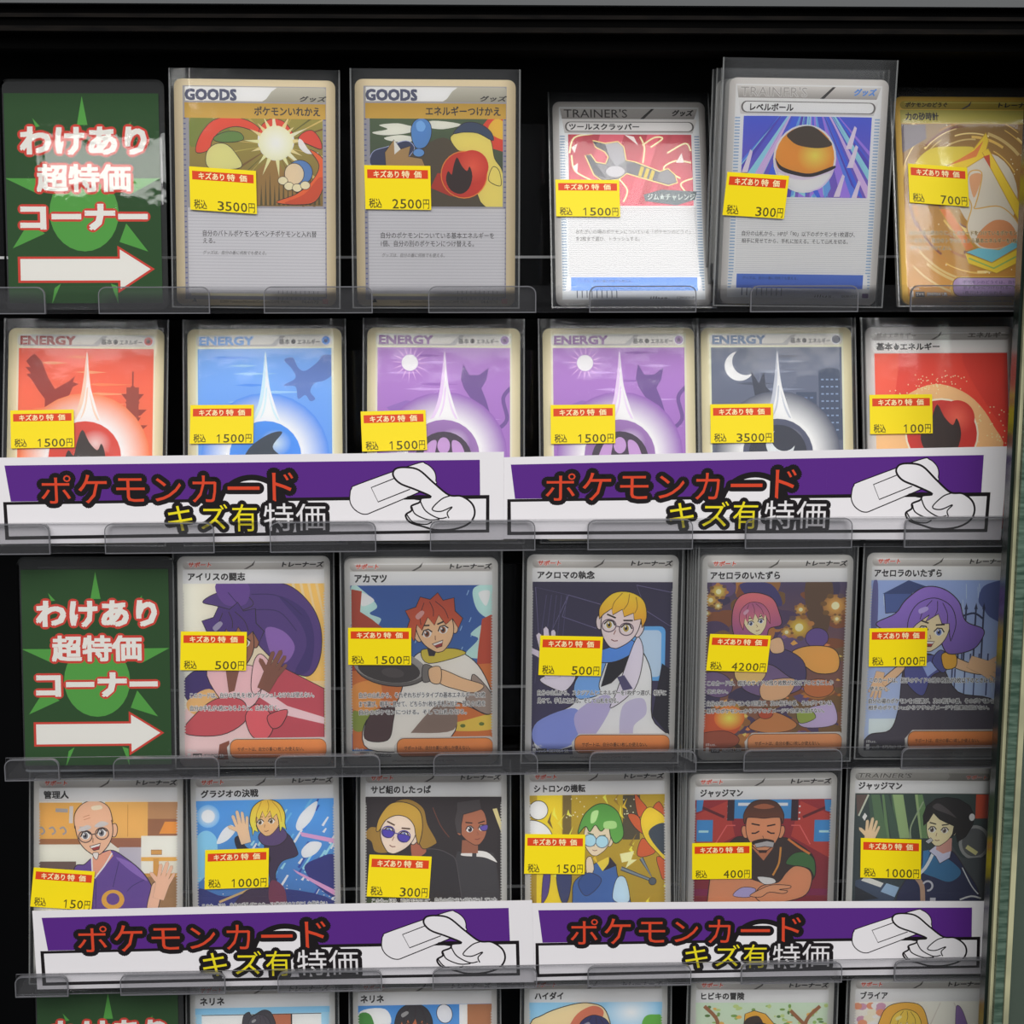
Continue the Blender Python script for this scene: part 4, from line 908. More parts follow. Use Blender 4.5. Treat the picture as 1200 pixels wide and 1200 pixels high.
def art_gate(d):
    d.rect(100, 180, 880, 1120, '#8a9cc4', c2='#a7b4d4')
    for i in range(40): x, y = RND.uniform(120, 850), RND.uniform(190, 1080); d.line([(x, y), (x+5, y+RND.uniform(30, 90))], 2.5, '#b9c6de')
    d.poly([(180, 250), (290, 195), (320, 240), (300, 340), (190, 350)], '#46588c', False, 4, LN); d.poly([(170, 250), (300, 180), (400, 215), (310, 250)], '#34426e')
    d.poly([(660, 280), (700, 200), (880, 190), (880, 420), (740, 380), (690, 330)], '#4a5688', True); d.poly([(120, 200), (145, 200), (150, 420), (120, 430)], '#5a5a86', True)
    for x in (600, 650, 570, 690): d.line([(x, 330), (x, 700)], 9, '#2c304e'); d.poly([(x-9, 330), (x, 296), (x+9, 330)], '#2c304e')
    d.line([(570, 370), (640, 350), (690, 380)], 10, '#2c304e', True); d.line([(775, 380), (775, 800)], 12, '#23263c')
    for i in range(6): d.line([(500+i*45, 560), (500+i*45, 780)], 8, '#39406a')
    d.rect(130, 900, 280, 980, '#c4d0e4'); d.rect(560, 640, 700, 790, '#9fb0d2')
    for i in range(3): d.line([(560+i*50, 640), (560+i*50, 790)], 7, '#39406a')
    d.poly([(130, 990), (240, 960), (280, 840), (300, 620), (400, 560), (480, 600), (580, 760), (780, 820), (800, 1110), (130, 1110)], '#423c48', True, 5, LN)
    d.poly([(300, 640), (340, 580), (460, 570), (500, 640), (440, 680), (400, 780), (320, 720)], '#4c4f88', True, 4, LN); d.poly([(390, 620), (430, 600), (470, 640), (420, 680)], '#8fa0cc')
    d.poly([(440, 600), (480, 540), (530, 590), (500, 660)], '#4c4f88', True, 4, LN)
    d.poly([(270, 620), (300, 640), (220, 720), (175, 740), (165, 715)], SK, True, 4, LN); hand(d, 165, 730, 60, SK, 190)
    d.poly([(540, 590), (560, 580), (650, 615), (720, 620), (700, 670), (560, 635)], SK, True, 4, LN); hand(d, 740, 640, 90, SK, 110)
    d.poly([(490, 560), (540, 550), (565, 580), (560, 630), (510, 640), (490, 600)], '#c99a34', True, 4, LN)
    d.poly([(145, 400), (240, 350), (290, 280), (380, 215), (480, 225), (560, 290), (600, 390), (690, 430), (690, 480), (640, 540), (520, 560), (460, 480), (330, 460), (200, 440)], '#6d549c', True, 5, LN, c2='#8a6cb8', g=((0, 560), (0, 230)))
    F = head(d, 425, 430, 112, '#eac09c', 8, .05, '#566aa4', 1, ear='none')
    fringe(d, F, '#8468b4', 112, 1, '#7659a6')
    over_print(d, 'sv', 'アセロラのいたずら', (3.4, 31.6), [('このカードは、相手のサイドの残り枚数が2枚以下のときにしか', 3.4, 53.4, 57.6, 55.6), ('使えない。', 3.4, 57.2, 12.0, 59.0), ('自分の場のポケモンを1匹選び、次の相手の番、そのポケモンは', 3.4, 62.4, 57.4, 64.6), ('相手のポケモンexからワザのダメージや効果を受けない。', 3.4, 65.4, 55.0, 67.4)])
    sv_foot(d, num='sv8 075/063 SR')
build_card(2, C3(200), (42, 55), (822, 52), 0, 'sv', art_purple, 'picture card of a figure in pink with long purple hair, priced 500 yen', stk=((60, 440), (397, 443), (54, 640), '500'))
CK = build_card(2, C3(390), (60, 75), (862, 72), -.0005, 'sv', art_cook, 'picture card of a red haired boy holding a frying pan, priced 1500 yen', stk=((77, 443), (408, 445), (76, 643), '1500'))
build_card(2, C3(610), (52, 45), (810, 48), 0, 'sv', art_coat, 'picture card of a blond man in glasses and a white coat', stk=((120, 453), (434, 460), (112, 655), '500'))
AW = build_card(2, C3(810), (62, 65), (845, 62), -.0005, 'sv', art_warm, 'picture card of a girl in a lamplit wood, priced 4200 yen, front of its pile', stk=((110, 475), (427, 485), (94, 670), '4200'))
build_card(2, C3(1000), (85, 40), (845, 42), 0, 'sv', art_gate, 'picture card of a purple haired girl before an iron gate, priced 1000 yen', stk=((108, 425), (403, 422), (113, 623), '1000'))

# lower row ----------------------------------------------------------
def art_old(d):
    d.rect(90, 290, 1070, 1500, '#d6d2c4', c2='#bdb9a8')
    d.rect(100, 305, 400, 570, '#c99a4c'); d.rect(100, 560, 400, 600, '#8f5f3a'); d.rect(560, 300, 865, 555, '#cfa25a'); d.line([(720, 320), (720, 545)], 4, '#a87a3c')
    d.poly([(560, 555), (865, 555), (820, 620), (650, 625)], '#8a5a44'); d.rect(860, 300, 1070, 420, '#a8805a'); d.rect(860, 420, 1070, 540, '#8a5f44'); d.poly([(980, 440), (1070, 440), (1070, 525), (940, 525)], '#d68a3c')
    d.rect(815, 540, 1070, 690, '#dad6c6'); d.rect(885, 640, 960, 672, '#b98a4c', line=4, lc='#7a5630'); d.rect(815, 690, 1070, 718, '#c99a4c'); d.rect(900, 700, 940, 830, '#b98a44'); d.rect(660, 620, 815, 780, '#a8a4ae'); d.rect(90, 720, 360, 800, '#5f4a44')
    d.rect(820, 720, 900, 810, '#d6d2c4'); d.rect(820, 805, 1070, 830, '#b5863f'); d.rect(850, 830, 1070, 1050, '#8a6a48')
    d.line([(215, 358), (300, 362)], 26, '#8f8f92', True); d.line([(325, 330), (322, 450)], 26, '#b5b3b2')
    for x in (120, 195, 270): d.line([(x-25, 490), (x, 480), (x+18, 510), (x-4, 530)], 13, '#8d8a8a', True)
    P_ = '#5b3f86'
    d.poly([(340, 800), (420, 740), (480, 690), (600, 640), (700, 690), (830, 800), (900, 930), (870, 1060), (860, 1300), (340, 1300)], P_, True, 6, LN)
    d.poly([(640, 690), (760, 740), (860, 850), (820, 840), (720, 770)], '#7d5fa4', True)
    d.poly([(470, 690), (600, 640), (620, 680), (500, 830), (480, 800)], '#c99078'); d.line([(612, 660), (560, 750), (490, 840)], 10, '#e4dfd6'); d.line([(470, 690), (475, 800)], 10, '#e4dfd6')
    for p in ([(660, 720), (620, 900)], [(500, 850), (500, 1050)], [(720, 930), (760, 890), (840, 850)]): d.line(p, 4, '#33235a', True)
    d.ell(620, 990, 80, 70, '#c9983c'); d.ell(620, 985, 46, 42, P_)
    d.poly([(860, 1060), (880, 940), (905, 870), (1000, 850), (1020, 880), (960, 960), (930, 1060)], '#dba890', True, 5, LN); hand(d, 970, 850, 108, '#dba890', 14)
    F = head(d, 490, 510, 155, '#dba68a', -10, -.25, '#6a6a72', 1, '#a8a4a4', '#4a3a3a', 'right')
    d.poly(F([(-.82, -.4), (-.72, -.95), (-.3, -1.35), (.3, -1.38), (.78, -1.0), (.85, -.4), (.4, -.5), (-.4, -.45)]), '#dba68a', True); d.line(F([(-.86, -.3), (-.76, -.95), (-.3, -1.36), (.3, -1.39), (.8, -1.0), (.88, -.3)]), 5, LN, True)
    d.poly(F([(.05, -1.15), (.45, -1.15), (.5, -.98), (.1, -.98)]), '#eac4ae', True)
    d.poly(F([(-.75, -.2), (-.3, -.36), (-.12, -.2), (-.5, -.12)]), '#b4b2b2', True); d.poly(F([(.02, -.24), (.36, -.42), (.68, -.26), (.36, -.16)]), '#b4b2b2', True)
    d.poly(F([(-.25, .95), (.0, .98), (-.1, 1.25), (-.22, 1.18)]), '#c9c7c4', True, 4, LN)
    for y in (-.75, -.62): d.line(F([(-.4, y), (-.1, y-.04)]), 4, '#a8745c')
    over_print(d, 'sv', '管理人', (4.2, 14.6)); sv_foot(d, low=False)
def art_sky(d):
    d.rect(120, 240, 1110, 1500, '#4f93d0', c2='#31407e')
    d.glow(210, 400, 80, 80, '#e9ecd6', '#6ea6d6'); d.ell(210, 400, 46, 46, '#f0efdc'); d.poly([(130, 560), (200, 500), (270, 560), (260, 720), (150, 860), (130, 800)], '#7db4dc', True)
    for i in range(95):
        x, y = RND.uniform(480, 1100), RND.uniform(260, 1050); l = RND.uniform(20, 110)
        d.poly([(x, y), (x+l*.55+8, y-l), (x+l*.6+16, y-l+4), (x+16, y+8)], RND.choice(['#e8eef2', '#8cc0e2', '#3a7cc4', '#5fa4d8', '#2f4a94', '#dfe8ee']))
    for p in ([(820, 470), (850, 390), (920, 320), (970, 300), (930, 420), (850, 500)], [(860, 640), (920, 580), (1000, 590), (960, 660), (880, 690)], [(270, 590), (310, 500), (370, 460), (400, 500), (340, 570)]): d.poly(p, '#eef0f0', True)
    d.poly([(880, 760), (960, 700), (1100, 680), (1100, 960), (960, 880)], '#2c2f72', True)
    for p in ([(850, 510), (1100, 560), (1100, 590), (860, 540)], [(800, 770), (1100, 920), (1100, 960), (830, 800)]): d.poly(p, '#c48fb4')
    for i in range(30): d.ell(RND.uniform(150, 1090), RND.uniform(820, 1040), 4, 4, '#cfd8f0', n=6)
    d.poly([(130, 920), (330, 960), (640, 900), (1100, 1000), (1100, 1300), (130, 1300)], '#29306e', True); d.line([(290, 1000), (480, 920), (560, 900)], 16, '#b89a6a')
    d.poly([(600, 640), (640, 520), (760, 520), (830, 640), (820, 680), (720, 720), (680, 830), (740, 940), (740, 1060), (400, 1060), (480, 920), (640, 880)], '#3a2a44', True, 5, LN)
    d.poly([(650, 850), (740, 900), (750, 1040), (640, 1000)], '#6a3048', True); d.poly([(395, 560), (440, 540), (480, 620), (640, 680), (600, 740), (440, 660)], '#221e2e', True, 5, LN)
    d.poly([(560, 540), (620, 480), (720, 480), (760, 540), (700, 600), (600, 600)], '#54406c', True, 5, LN)
    F = head(d, 625, 425, 105, '#e8a878', -6, -.5, '#6a5a3c', 0, '#9a7a2c', None, 'right')
    d.poly(F(spline([(-1.1, .5), (-1.2, -.1), (-.9, -.95), (-.1, -1.38), (.75, -1.12), (1.15, -.4), (1.1, .35)], False, 4)+[(1.15, .75), (.9, .55), (.72, .9), (.7, .1), (.62, -.35), (.3, -.05), (.2, -.6), (-.15, -.15), (-.3, -.62), (-.55, -.05), (-.72, -.3), (-.8, .3), (-.7, .75), (-.95, .6), (-1.1, .95)]), '#dfa93a', False, 5, LN, c2='#e6cc4a')
    for q in ([(-.3, -1.25), (-.65, -.6), (-.85, .1)], [(.1, -1.3), (.15, -.9), (.0, -.5)], [(.4, -1.2), (.8, -.6), (.9, .2)]): d.line(F(q), 4, '#9a7424', True)
    hand(d, 440, 470, 95, '#e8b090', -16)
    over_print(d, 'sv', 'グラジオの決戦', (4.4, 28.6), [('このカードは、自分の手札がこのカード1枚だけのときにしか使えない。', 4.0, 55.4, 58.0, 57.8)]); sv_foot(d, low=False)
def art_pair(d):
    d.rect(110, 260, 1080, 1500, '#2a2124', c2='#1c1719')
    d.poly([(1000, 345), (1030, 340), (1066, 450), (1066, 520)], '#cfc08a'); d.line([(585, 335), (640, 460), (700, 540)], 5, '#6a3a2c', True); d.poly([(130, 900), (300, 920), (280, 1010), (130, 1010)], '#2c3a20')
    d.poly([(740, 700), (800, 640), (960, 640), (1030, 720), (1050, 1300), (700, 1300)], '#353236', True, 5, LN); d.poly([(780, 655), (820, 635), (960, 640), (1035, 715), (940, 680), (800, 670)], '#cfcbc8', True, 3, LN); d.poly([(860, 640), (890, 640), (890, 680), (860, 680)], '#353236')
    d.poly([(785, 650), (790, 560), (900, 560), (900, 650)], '#8a5640')
    F2 = head(d, 865, 470, 118, '#9c6248', -6, .55, '#2c2430', 0, '#1c1416', None, 'left')
    d.poly(F2([(-1.0, .2), (-1.05, -.5), (-.85, -1.1), (-.8, -1.55), (.55, -1.6), (.6, -1.0), (.1, -.9), (-.5, -.8), (-.68, -.2), (-.72, .3)]), '#3c3638', False, 5, LN)
    d.poly(F2([(.42, .02), (.85, -.05), (.8, .25), (.5, .25)]), '#5a4a9c', True, 4, LN)
    d.poly([(440, 660), (560, 620), (690, 650), (760, 760), (780, 1300), (400, 1300), (420, 800)], '#262126', True, 5, '#4a4448'); d.poly([(440, 560), (500, 560), (540, 640), (450, 680)], '#9c5a44', True)
    d.poly([(110, 530), (150, 470), (210, 460), (240, 360), (330, 290), (430, 280), (520, 340), (550, 450), (610, 560), (600, 590), (520, 620), (460, 560), (300, 640), (190, 640), (160, 570)], '#8f6f2c', True, 5, LN)
    F = head(d, 345, 500, 148, '#e6bdae', 16, -.2, '#3f56a0', 0, '#4a3020', '#3c2f86', 'right')
    for sx in (-1, 1): d.poly(F([(sx*.38-.06-.26, .1), (sx*.38-.06+.26, .06), (sx*.38+.14, .36), (sx*.38-.22, .36)]), '#46389a', True, 4, LN)
    d.poly(F([(-1.0, .2), (-1.02, -.4), (-.7, -1.15), (0, -1.4), (.7, -1.2), (1.05, -.5), (1.1, .3), (.85, -.05), (.62, -.5), (.2, -.75), (-.3, -.7), (-.7, -.35), (-.86, .2)]), '#b8963a', True, 5, LN, c2='#a07f30')
    over_print(d, 'sv', 'サビ組のしたっぱ', (4.6, 30.2), [('このカードは、前の相手の番に、自分のポケモンがきぜつしていた', 5.0, 55.0, 58.6, 57.4)]); sv_foot(d, low=False)
def art_green(d):
    d.rect(100, 240, 1110, 1500, '#a88f24', c2='#8f7420')
    d.rect(180, 250, 355, 1000, '#d8b820'); d.rect(360, 250, 420, 560, '#6a5a2c'); d.rect(780, 250, 900, 560, '#4a4230')
    for i in range(36):
        x, y = RND.uniform(110, 1080), RND.uniform(260, 1000); d.poly([(x, y), (x+RND.uniform(10, 60), y-RND.uniform(20, 90)), (x+20, y-10), (x+40, y+RND.uniform(10, 60))], RND.choice(['#d9c23a', '#8a6f24', '#c9a82c', '#6a5424', '#e0cc4a']))
    for i in range(26): d.ell(RND.uniform(380, 860), RND.uniform(260, 420), 5, 5, '#f0e8a8', n=6)
    d.poly([(760, 660), (860, 640), (840, 700), (880, 700), (800, 760), (820, 710), (775, 720)], '#e8dc9a')
    d.ell(190, 355, 66, 66, '#e6e4e2', line=5, lc=LN); d.poly([(90, 440), (180, 430), (260, 480), (280, 560), (90, 560)], '#dcdbdc', True, 5, LN); d.poly([(230, 790), (275, 790), (262, 930), (225, 1000), (215, 980)], '#4a3a7c', True, 4, LN)
    for p in ([(862, 245), (910, 290), (950, 350), (890, 400)], [(815, 385), (890, 400), (930, 520), (860, 470)], [(990, 340), (1040, 300), (1095, 430), (1010, 400)], [(880, 660), (920, 550), (1010, 640), (930, 680)], [(1020, 680), (1105, 720), (1070, 840), (1040, 780)]): d.poly(p, '#b5562c', True, 4, LN)
    d.poly([(905, 420), (950, 340), (1010, 350), (1090, 440), (1100, 700), (1010, 640), (930, 540)], '#cfb52c', True, 4, LN); d.poly([(960, 520), (1030, 450), (1098, 470), (1098, 640), (1060, 660)], '#37404c', True)
    d.line([(770, 760), (1000, 850), (910, 690)], 30, '#39404a'); d.line([(770, 760), (1000, 850), (910, 690)], 16, '#6f7a84'); d.ell(990, 850, 26, 26, '#4a525c', line=4, lc=LN)
    d.poly([(430, 1000), (440, 860), (520, 790), (600, 720), (720, 720), (750, 820), (820, 900), (830, 1300), (420, 1300)], '#3a5c94', True, 5, LN); d.poly([(740, 830), (800, 830), (830, 980), (760, 1000), (710, 960)], '#a9c0d4', True, 4, LN); d.poly([(600, 720), (680, 680), (690, 740), (640, 780)], '#d2b83a'); d.poly([(690, 680), (740, 740), (640, 780), (680, 730)], '#2a2230')
    d.poly([(320, 800), (420, 790), (400, 980), (350, 980)], '#333a62', True, 4, LN)
    F = head(d, 600, 555, 112, '#e4bda4', 6, -.2, '#6a8a9c', 0, '#4f6a3a', '#6f92ac', 'right')
    for sx in (-1, 1): q = F([(sx*.38-.05, .14)])[0]; d.ell(q[0], q[1], 44, 42, '#9cc0d2', line=5, lc='#4a5a6c')
    d.poly(F([(-1.2, -.2), (-1.15, -.8), (-.9, -1.5), (-.3, -2.1), (.4, -2.2), (1.1, -1.8), (1.5, -1.0), (1.6, -.3), (1.2, .15), (.85, -.2), (.6, -.9), (.2, -.5), (-.2, -.85), (-.5, -.4), (-.8, -.7)]), '#4f8a3c', True, 6, '#2c3a1c', c2='#5c9a44')
    d.poly(F([(-.5, -1.6), (-.1, -1.75), (-.2, -1.1), (-.5, -.95)]), '#a9c98a', True); d.poly(F([(.35, -1.1), (1.0, -1.2), (1.1, -.8), (.4, -.7)]), '#9cc07c', True)
    d.poly([(530, 800), (525, 700), (560, 680), (580, 760), (560, 800)], '#e4bda4', True, 4, LN); d.poly([(470, 860), (540, 790), (630, 830), (600, 900), (520, 950)], '#2f4a80', True, 4, LN)
    over_print(d, 'sv', 'シトロンの機転', (4.2, 26.2)); sv_foot(d, low=False)
def art_judge(d):
    d.rect(150, 280, 1120, 1500, '#8f2a30', c2='#6a1f34')
    for sx in (-1, 1):
        d.poly([(640+sx*480, 400), (640+sx*260, 300), (640+sx*200, 560), (640+sx*480, 720)], '#a83c34'); d.line([(640+sx*200, 480), (640+sx*260, 480), (640+sx*340, 620)], 9, '#c9605c'); d.line([(640+sx*480, 330), (640+sx*280, 420)], 20, '#5a1c24')
        d.rect(640+sx*420-55, 440, 640+sx*420+60, 600, '#3f84b8'); d.line([(640+sx*430-30, 525), (640+sx*430+40, 525)], 16, '#a9d0e4'); d.poly([(640+sx*480, 290), (640+sx*430, 290), (640+sx*440, 370), (640+sx*480, 385)], '#3f84b8')
        for i in range(3): d.ell(640+sx*255, 340+i*46, 7, 7, '#e4dcd8', n=8)
    d.rect(430, 290, 835, 430, '#3f84b8'); d.line([(455, 325), (810, 325)], 22, '#cfe4ee'); d.rect(380, 290, 430, 445, '#33202a'); d.rect(835, 290, 885, 445, '#33202a')
    d.rect(158, 950, 1115, 1000, '#7a1f4a')
    d.poly([(380, 640), (480, 560), (640, 640), (780, 570), (900, 620), (1010, 720), (1010, 880), (840, 900), (450, 900), (320, 800)], '#3a2c2a', True, 6, LN)
    d.poly([(810, 760), (860, 690), (950, 680), (1015, 740), (1020, 860), (980, 800), (880, 780)], '#3f6a3c', True, 5, LN); d.line([(820, 580), (900, 640), (980, 690)], 16, '#c9783c', True); d.line([(770, 640), (760, 760), (720, 850)], 14, '#c9883c', True)
    d.poly([(560, 640), (720, 640), (650, 740)], '#b5714f')
    F = head(d, 640, 515, 150, '#c98a64', 0, 0, '#3a2a20', 0, '#2a1c18', closed=True)
    d.poly(F([(-.9, -.3), (-.95, -.8), (-.6, -1.35), (0, -1.5), (.6, -1.35), (.95, -.8), (.9, -.3), (.8, -.6), (.4, -.62), (0, -.58), (-.4, -.62), (-.8, -.6)]), '#4a2c22', True, 5, LN, c2='#6a3c28'); d.poly(F([(-.5, -1.15), (0, -1.3), (.5, -1.15), (.2, -1.05), (-.2, -1.05)]), '#9a5a3c', True)
    d.poly(F([(-.5, .55), (0, .42), (.5, .5), (.45, .62), (0, .58), (-.45, .72)]), '#2c1c18', True); d.poly(F([(-.4, .66), (.2, .52), (.55, .6), (.5, .85), (.1, .8), (-.3, .86)]), '#a8a6a8', False, 5, LN); d.poly(F([(-.22, .98), (.25, .98), (.18, 1.12), (-.15, 1.12)]), '#3a2420')
    d.poly([(270, 880), (330, 860), (540, 870), (700, 940), (640, 1000), (640, 1300), (290, 1300)], '#c98a64', True, 6, LN); d.poly([(815, 830), (880, 780), (980, 810), (1000, 900), (940, 1010), (700, 1060), (600, 1010), (640, 930), (760, 900)], '#c98a64', True, 6, LN)
    d.poly([(610, 860), (720, 870), (740, 905), (660, 915)], '#d9d6d8', True, 4, LN); d.poly([(440, 1000), (500, 940), (600, 950), (560, 1010)], '#a39cc8', True, 4, LN)
    d.poly([(560, 1000), (640, 950), (720, 920), (840, 925), (845, 945), (770, 955), (830, 965), (800, 985), (700, 975), (640, 1010)], '#d2946e', True, 5, LN)
    over_print(d, 'sv', 'ジャッジマン', (4.6, 22.6)); sv_foot(d, low=False)
def art_ref(d):
    d.rect(110, 240, 1070, 1500, '#35423f', c2='#2c3440')
    for i in range(16): x = RND.uniform(200, 560); d.poly([(x, 250), (x+RND.uniform(20, 70), 250), (x+RND.uniform(60, 160), 560), (x+RND.uniform(30, 60), 560)], RND.choice(['#4f6a4c', '#5f7d54', '#3c5244', '#89a070', '#2f4038']))
    d.poly([(118, 250), (200, 250), (130, 400)], '#5a4a44'); d.line([(205, 250), (140, 400)], 12, '#b5b9a8'); d.line([(510, 560), (510, 470), (590, 300)], 10, '#8a9a7c', True); d.poly([(165, 410), (182, 378), (200, 400), (182, 435)], '#d5d9cc')
    d.rect(960, 250, 1060, 420, '#b84a2c'); d.ell(960, 590, 110, 120, '#56585a'); d.line([(960+100*math.cos(i*.3), 590+112*math.sin(i*.3)) for i in range(22)], 22, '#8f9090'); d.line([(905, 620), (980, 670)], 30, '#c9c48c'); d.poly([(800, 620), (880, 700), (1060, 720), (1060, 1000), (880, 900)], '#43484c', True)
    d.poly([(130, 860), (200, 840), (440, 920), (400, 1010), (130, 1010)], '#39465c'); d.poly([(200, 830), (330, 880), (310, 910), (170, 860)], '#c9c9c4'); d.poly([(350, 880), (440, 910), (410, 980), (310, 940)], '#8aa4bc'); d.poly([(130, 900), (300, 990), (130, 1010)], '#20242e')
    hand(d, 225, 520, 90, '#e4b694', 8)
    d.poly([(420, 1010), (480, 860), (560, 760), (660, 640), (800, 650), (900, 780), (1010, 970), (1010, 1300), (420, 1300)], '#25294a', True, 5, LN); d.poly([(590, 790), (640, 690), (700, 660), (870, 790), (800, 870), (690, 840)], '#33688f', True); d.poly([(600, 650), (660, 640), (600, 780)], '#3a72a0'); d.line([(670, 670), (620, 770), (560, 830)], 22, '#c9ccd4', True)
    d.poly([(640, 650), (700, 600), (800, 640), (790, 700), (720, 740), (690, 690)], '#b9b9cc', False, 5, LN); d.line([(880, 770), (950, 900), (1000, 960)], 8, '#c9ccd8', True); d.line([(560, 840), (600, 900), (610, 1010)], 34, '#a88a74', True); d.line([(870, 1000), (950, 975), (1020, 990)], 12, '#d5d5da', True)
    d.line([(640+34*math.cos(i*.36+3.6), 900+34*math.sin(i*.36+3.6)) for i in range(13)], 14, '#b4b4bc'); d.rect(660, 985, 700, 1010, '#b4b4bc')
    d.poly([(700, 560), (800, 560), (800, 650), (740, 670), (690, 640)], '#b98a80')
    F = head(d, 715, 490, 118, '#e8c4a0', 4, -.35, '#6a5a54', 0, '#1c181a', None, 'right')
    d.poly(F([(-1.0, -.1), (-1.1, -.7), (-.95, -1.3), (-.45, -1.75), (.2, -1.9), (.9, -1.85), (1.6, -1.5), (1.95, -.9), (1.9, -.3), (1.55, .4), (1.1, .75), (.95, .2), (.75, .45), (.8, -.2), (.4, -.35), (-.1, -.55), (-.5, -.9), (-.75, -.4)]), '#211d1f', False, 5, '#0f0c0e')
    d.poly(F([(-.55, -1.2), (-.3, -1.5), (.3, -1.2), (.9, -.7), (.5, -.85)]), '#4a4446', True); d.ell(935, 410, 20, 26, '#d5d8dc')
    d.poly([(612, 580), (650, 555), (668, 575), (635, 600)], '#a8aab0', False, 4, LN)
    over_print(d, 'ss', 'ジャッジマン', (3.8, 22.5)); sv_foot(d, 'ss', low=False)
build_card(3, C4(30), (62, 110), (1105, 105), 0, 'sv', art_old, 'picture card of a bald old man in a purple kimono', stk=((70, 757), (496, 787), (47, 1032), '150'))
build_card(3, C4(210), (85, 108), (1115, 85), 0, 'sv', art_sky, 'picture card of a blond figure against a bright blue sky, slightly tilted', stk=((193, 632), (635, 618), (190, 906), '1000'))
build_card(3, C4(410), (82, 75), (1097, 68), 0, 'sv', art_pair, 'dark picture card of a blond woman and a man with cropped hair', stk=((150, 655), (580, 670), (132, 942), '300'))
build_card(3, C4(600), (90, 70), (1108, 58), 0, 'sv', art_green, 'yellow picture card of a green haired figure in round glasses', stk=((97, 517), (517, 522), (92, 792), '150'))
JD = build_card(3, C4(790), (108, 105), (1155, 95), -.0005, 'sv', art_judge, 'picture card of a man with folded arms in a red hall, front of its pile', stk=((133, 605), (558, 600), (140, 872), '400'))
build_card(3, C4(985), (75, 50), (1092, 58), 0, 'ss', art_ref, 'picture card of a black haired boy in a navy and blue shirt', stk=((155, 552), (580, 565), (160, 833), '1000'))

# bottom row, only its top edge in the photograph -----------------------
def plain_top(bg, extra, name, nx):
    def f(d):
        d.T = None
        d.rect(2, 11, 61, 86, bg[0], c2=bg[1]); extra(d)
        over_print(d, 'sv', name, nx); sv_foot(d, num='sv8 081/062 SR')
    return f
def x1(d):
    d.rect(2.2, 11.4, 61, 14, '#7fb2cf'); d.rect(5, 14.5, 57, 60, '#d8d5cc'); d.rect(32, 14.5, 44, 60, '#a8664a'); d.line([(5, 14.5), (57, 14.5)], .3, LN); d.line([(44, 14.5), (44, 60)], .6, LN)
    d.poly([(12, 24), (14, 60), (56, 60), (54, 44), (40, 34)], '#5a5f74', True)
    d.poly([(23, 15.6), (25.5, 13.4), (27, 15), (32, 12.6), (35.6, 14.6), (36.5, 22), (24, 22)], '#3d3a40', True, .3, LN)
    F = head(d, 30, 21, 4.6, '#a8674a', 0, 0, '#3a4a6a'); fringe(d, F, '#46424a', 4.6, 0)
def x2(d):
    d.poly([(3, 14), (14, 13), (16, 20), (4, 22)], '#e4e8ea', True); d.poly([(2, 16), (8, 16), (10, 30), (2, 30)], '#3c7a34', True); d.rect(50, 11.5, 61, 40, '#9c6a48'); d.rect(46.5, 11.5, 50, 30, '#d5d2cc')
    d.poly([(14, 28), (12, 60), (54, 60), (50, 36)], '#5a5f74', True)
    F = head(d, 26.5, 21.5, 7.6, '#a8603e', 0, 0, '#3a4a6a'); fringe(d, F, '#2f2c30', 7.6, 0); d.ell(40, 15.5, 3.4, 4.2, '#c9c9cc', -15, .3, LN)
def x3(d):
    d.glow(47, 16, 13, 9, '#eef2ee', '#86b4d2'); d.poly([(52, 20), (58, 17), (61, 20), (61, 40), (52, 40)], '#5a9a3c', True)
    d.poly([(2, 24), (8, 17), (20, 12.6), (29, 11.8), (36, 15.5), (38, 30), (30, 60), (2, 60)], '#e0bd94', True, .4, LN); d.poly([(18, 30), (22, 18), (30, 13), (35, 16), (30, 24)], '#b86a50', True)
    F = head(d, 31, 27, 7, '#d8a884', 0, 0, '#4a6a9a'); fringe(d, F, '#2f2f5a', 7, 1)
def x4(d):
    for i in range(60): d.ell(RND.uniform(3, 60), RND.uniform(12, 24), RND.uniform(.5, 1.6), RND.uniform(.4, 1.0), RND.choice(['#6f8f4a', '#8aa860', '#4f6f38', '#d9a050', '#a9b878']), n=8)
    for p in ([(10, 30), (12, 20), (6, 13)], [(52, 30), (51, 20), (57, 13)], [(51, 22), (44, 15)]): d.line(p, 1.6, '#8a5a3a', True)
    d.poly([(24, 16.5), (28, 15), (33, 16.5), (37, 21), (37, 40), (22, 40)], '#d09a34', False, .3, LN); d.poly([(24.4, 19), (30, 17.5), (32, 23), (24, 24)], '#3a2c24', True)
    F = head(d, 31, 29, 6, '#d9a884', 0, 0, '#3a3a3a'); fringe(d, F, '#2a2426', 6, 0)
def x5(d):
    for i in range(24): x = RND.uniform(3, 24); y = RND.uniform(13, 24); d.ell(x, y, 2.2, 1.6, RND.choice(['#d8c8b4', '#c98a6a', '#e4dcd0', '#b58aa0']), n=9)
    for p in ([(40, 12), (36, 22)], [(46, 12), (52, 24)], [(30, 12), (33, 20)]): d.line(p, .5, '#bdb7b0')
    d.poly([(47, 15), (48.5, 13.6), (51, 18), (53, 26), (48, 28)], '#7a5f94', True, .2, LN)
    d.poly([(12, 30), (14, 18), (18, 13), (26, 11.8), (32, 14), (35, 22), (37, 34), (20, 40)], '#d3a03c', True, .3, LN)
    F = head(d, 25, 24, 6.4, '#e8c0a0', 0, 0, '#5a4a7a'); fringe(d, F, '#e0b448', 6.4, 0)
C5 = lambda ox: (ox, 1130, 6.0)
build_card(4, C5(210), (80, 130), (1090, 110), 0, 'sv', plain_top(('#8fb8cc', '#b4c4cc'), x1, 'ネリネ', (4.4, 14.8)), 'picture card of a dark haired figure before a brown door, beside the green sign')
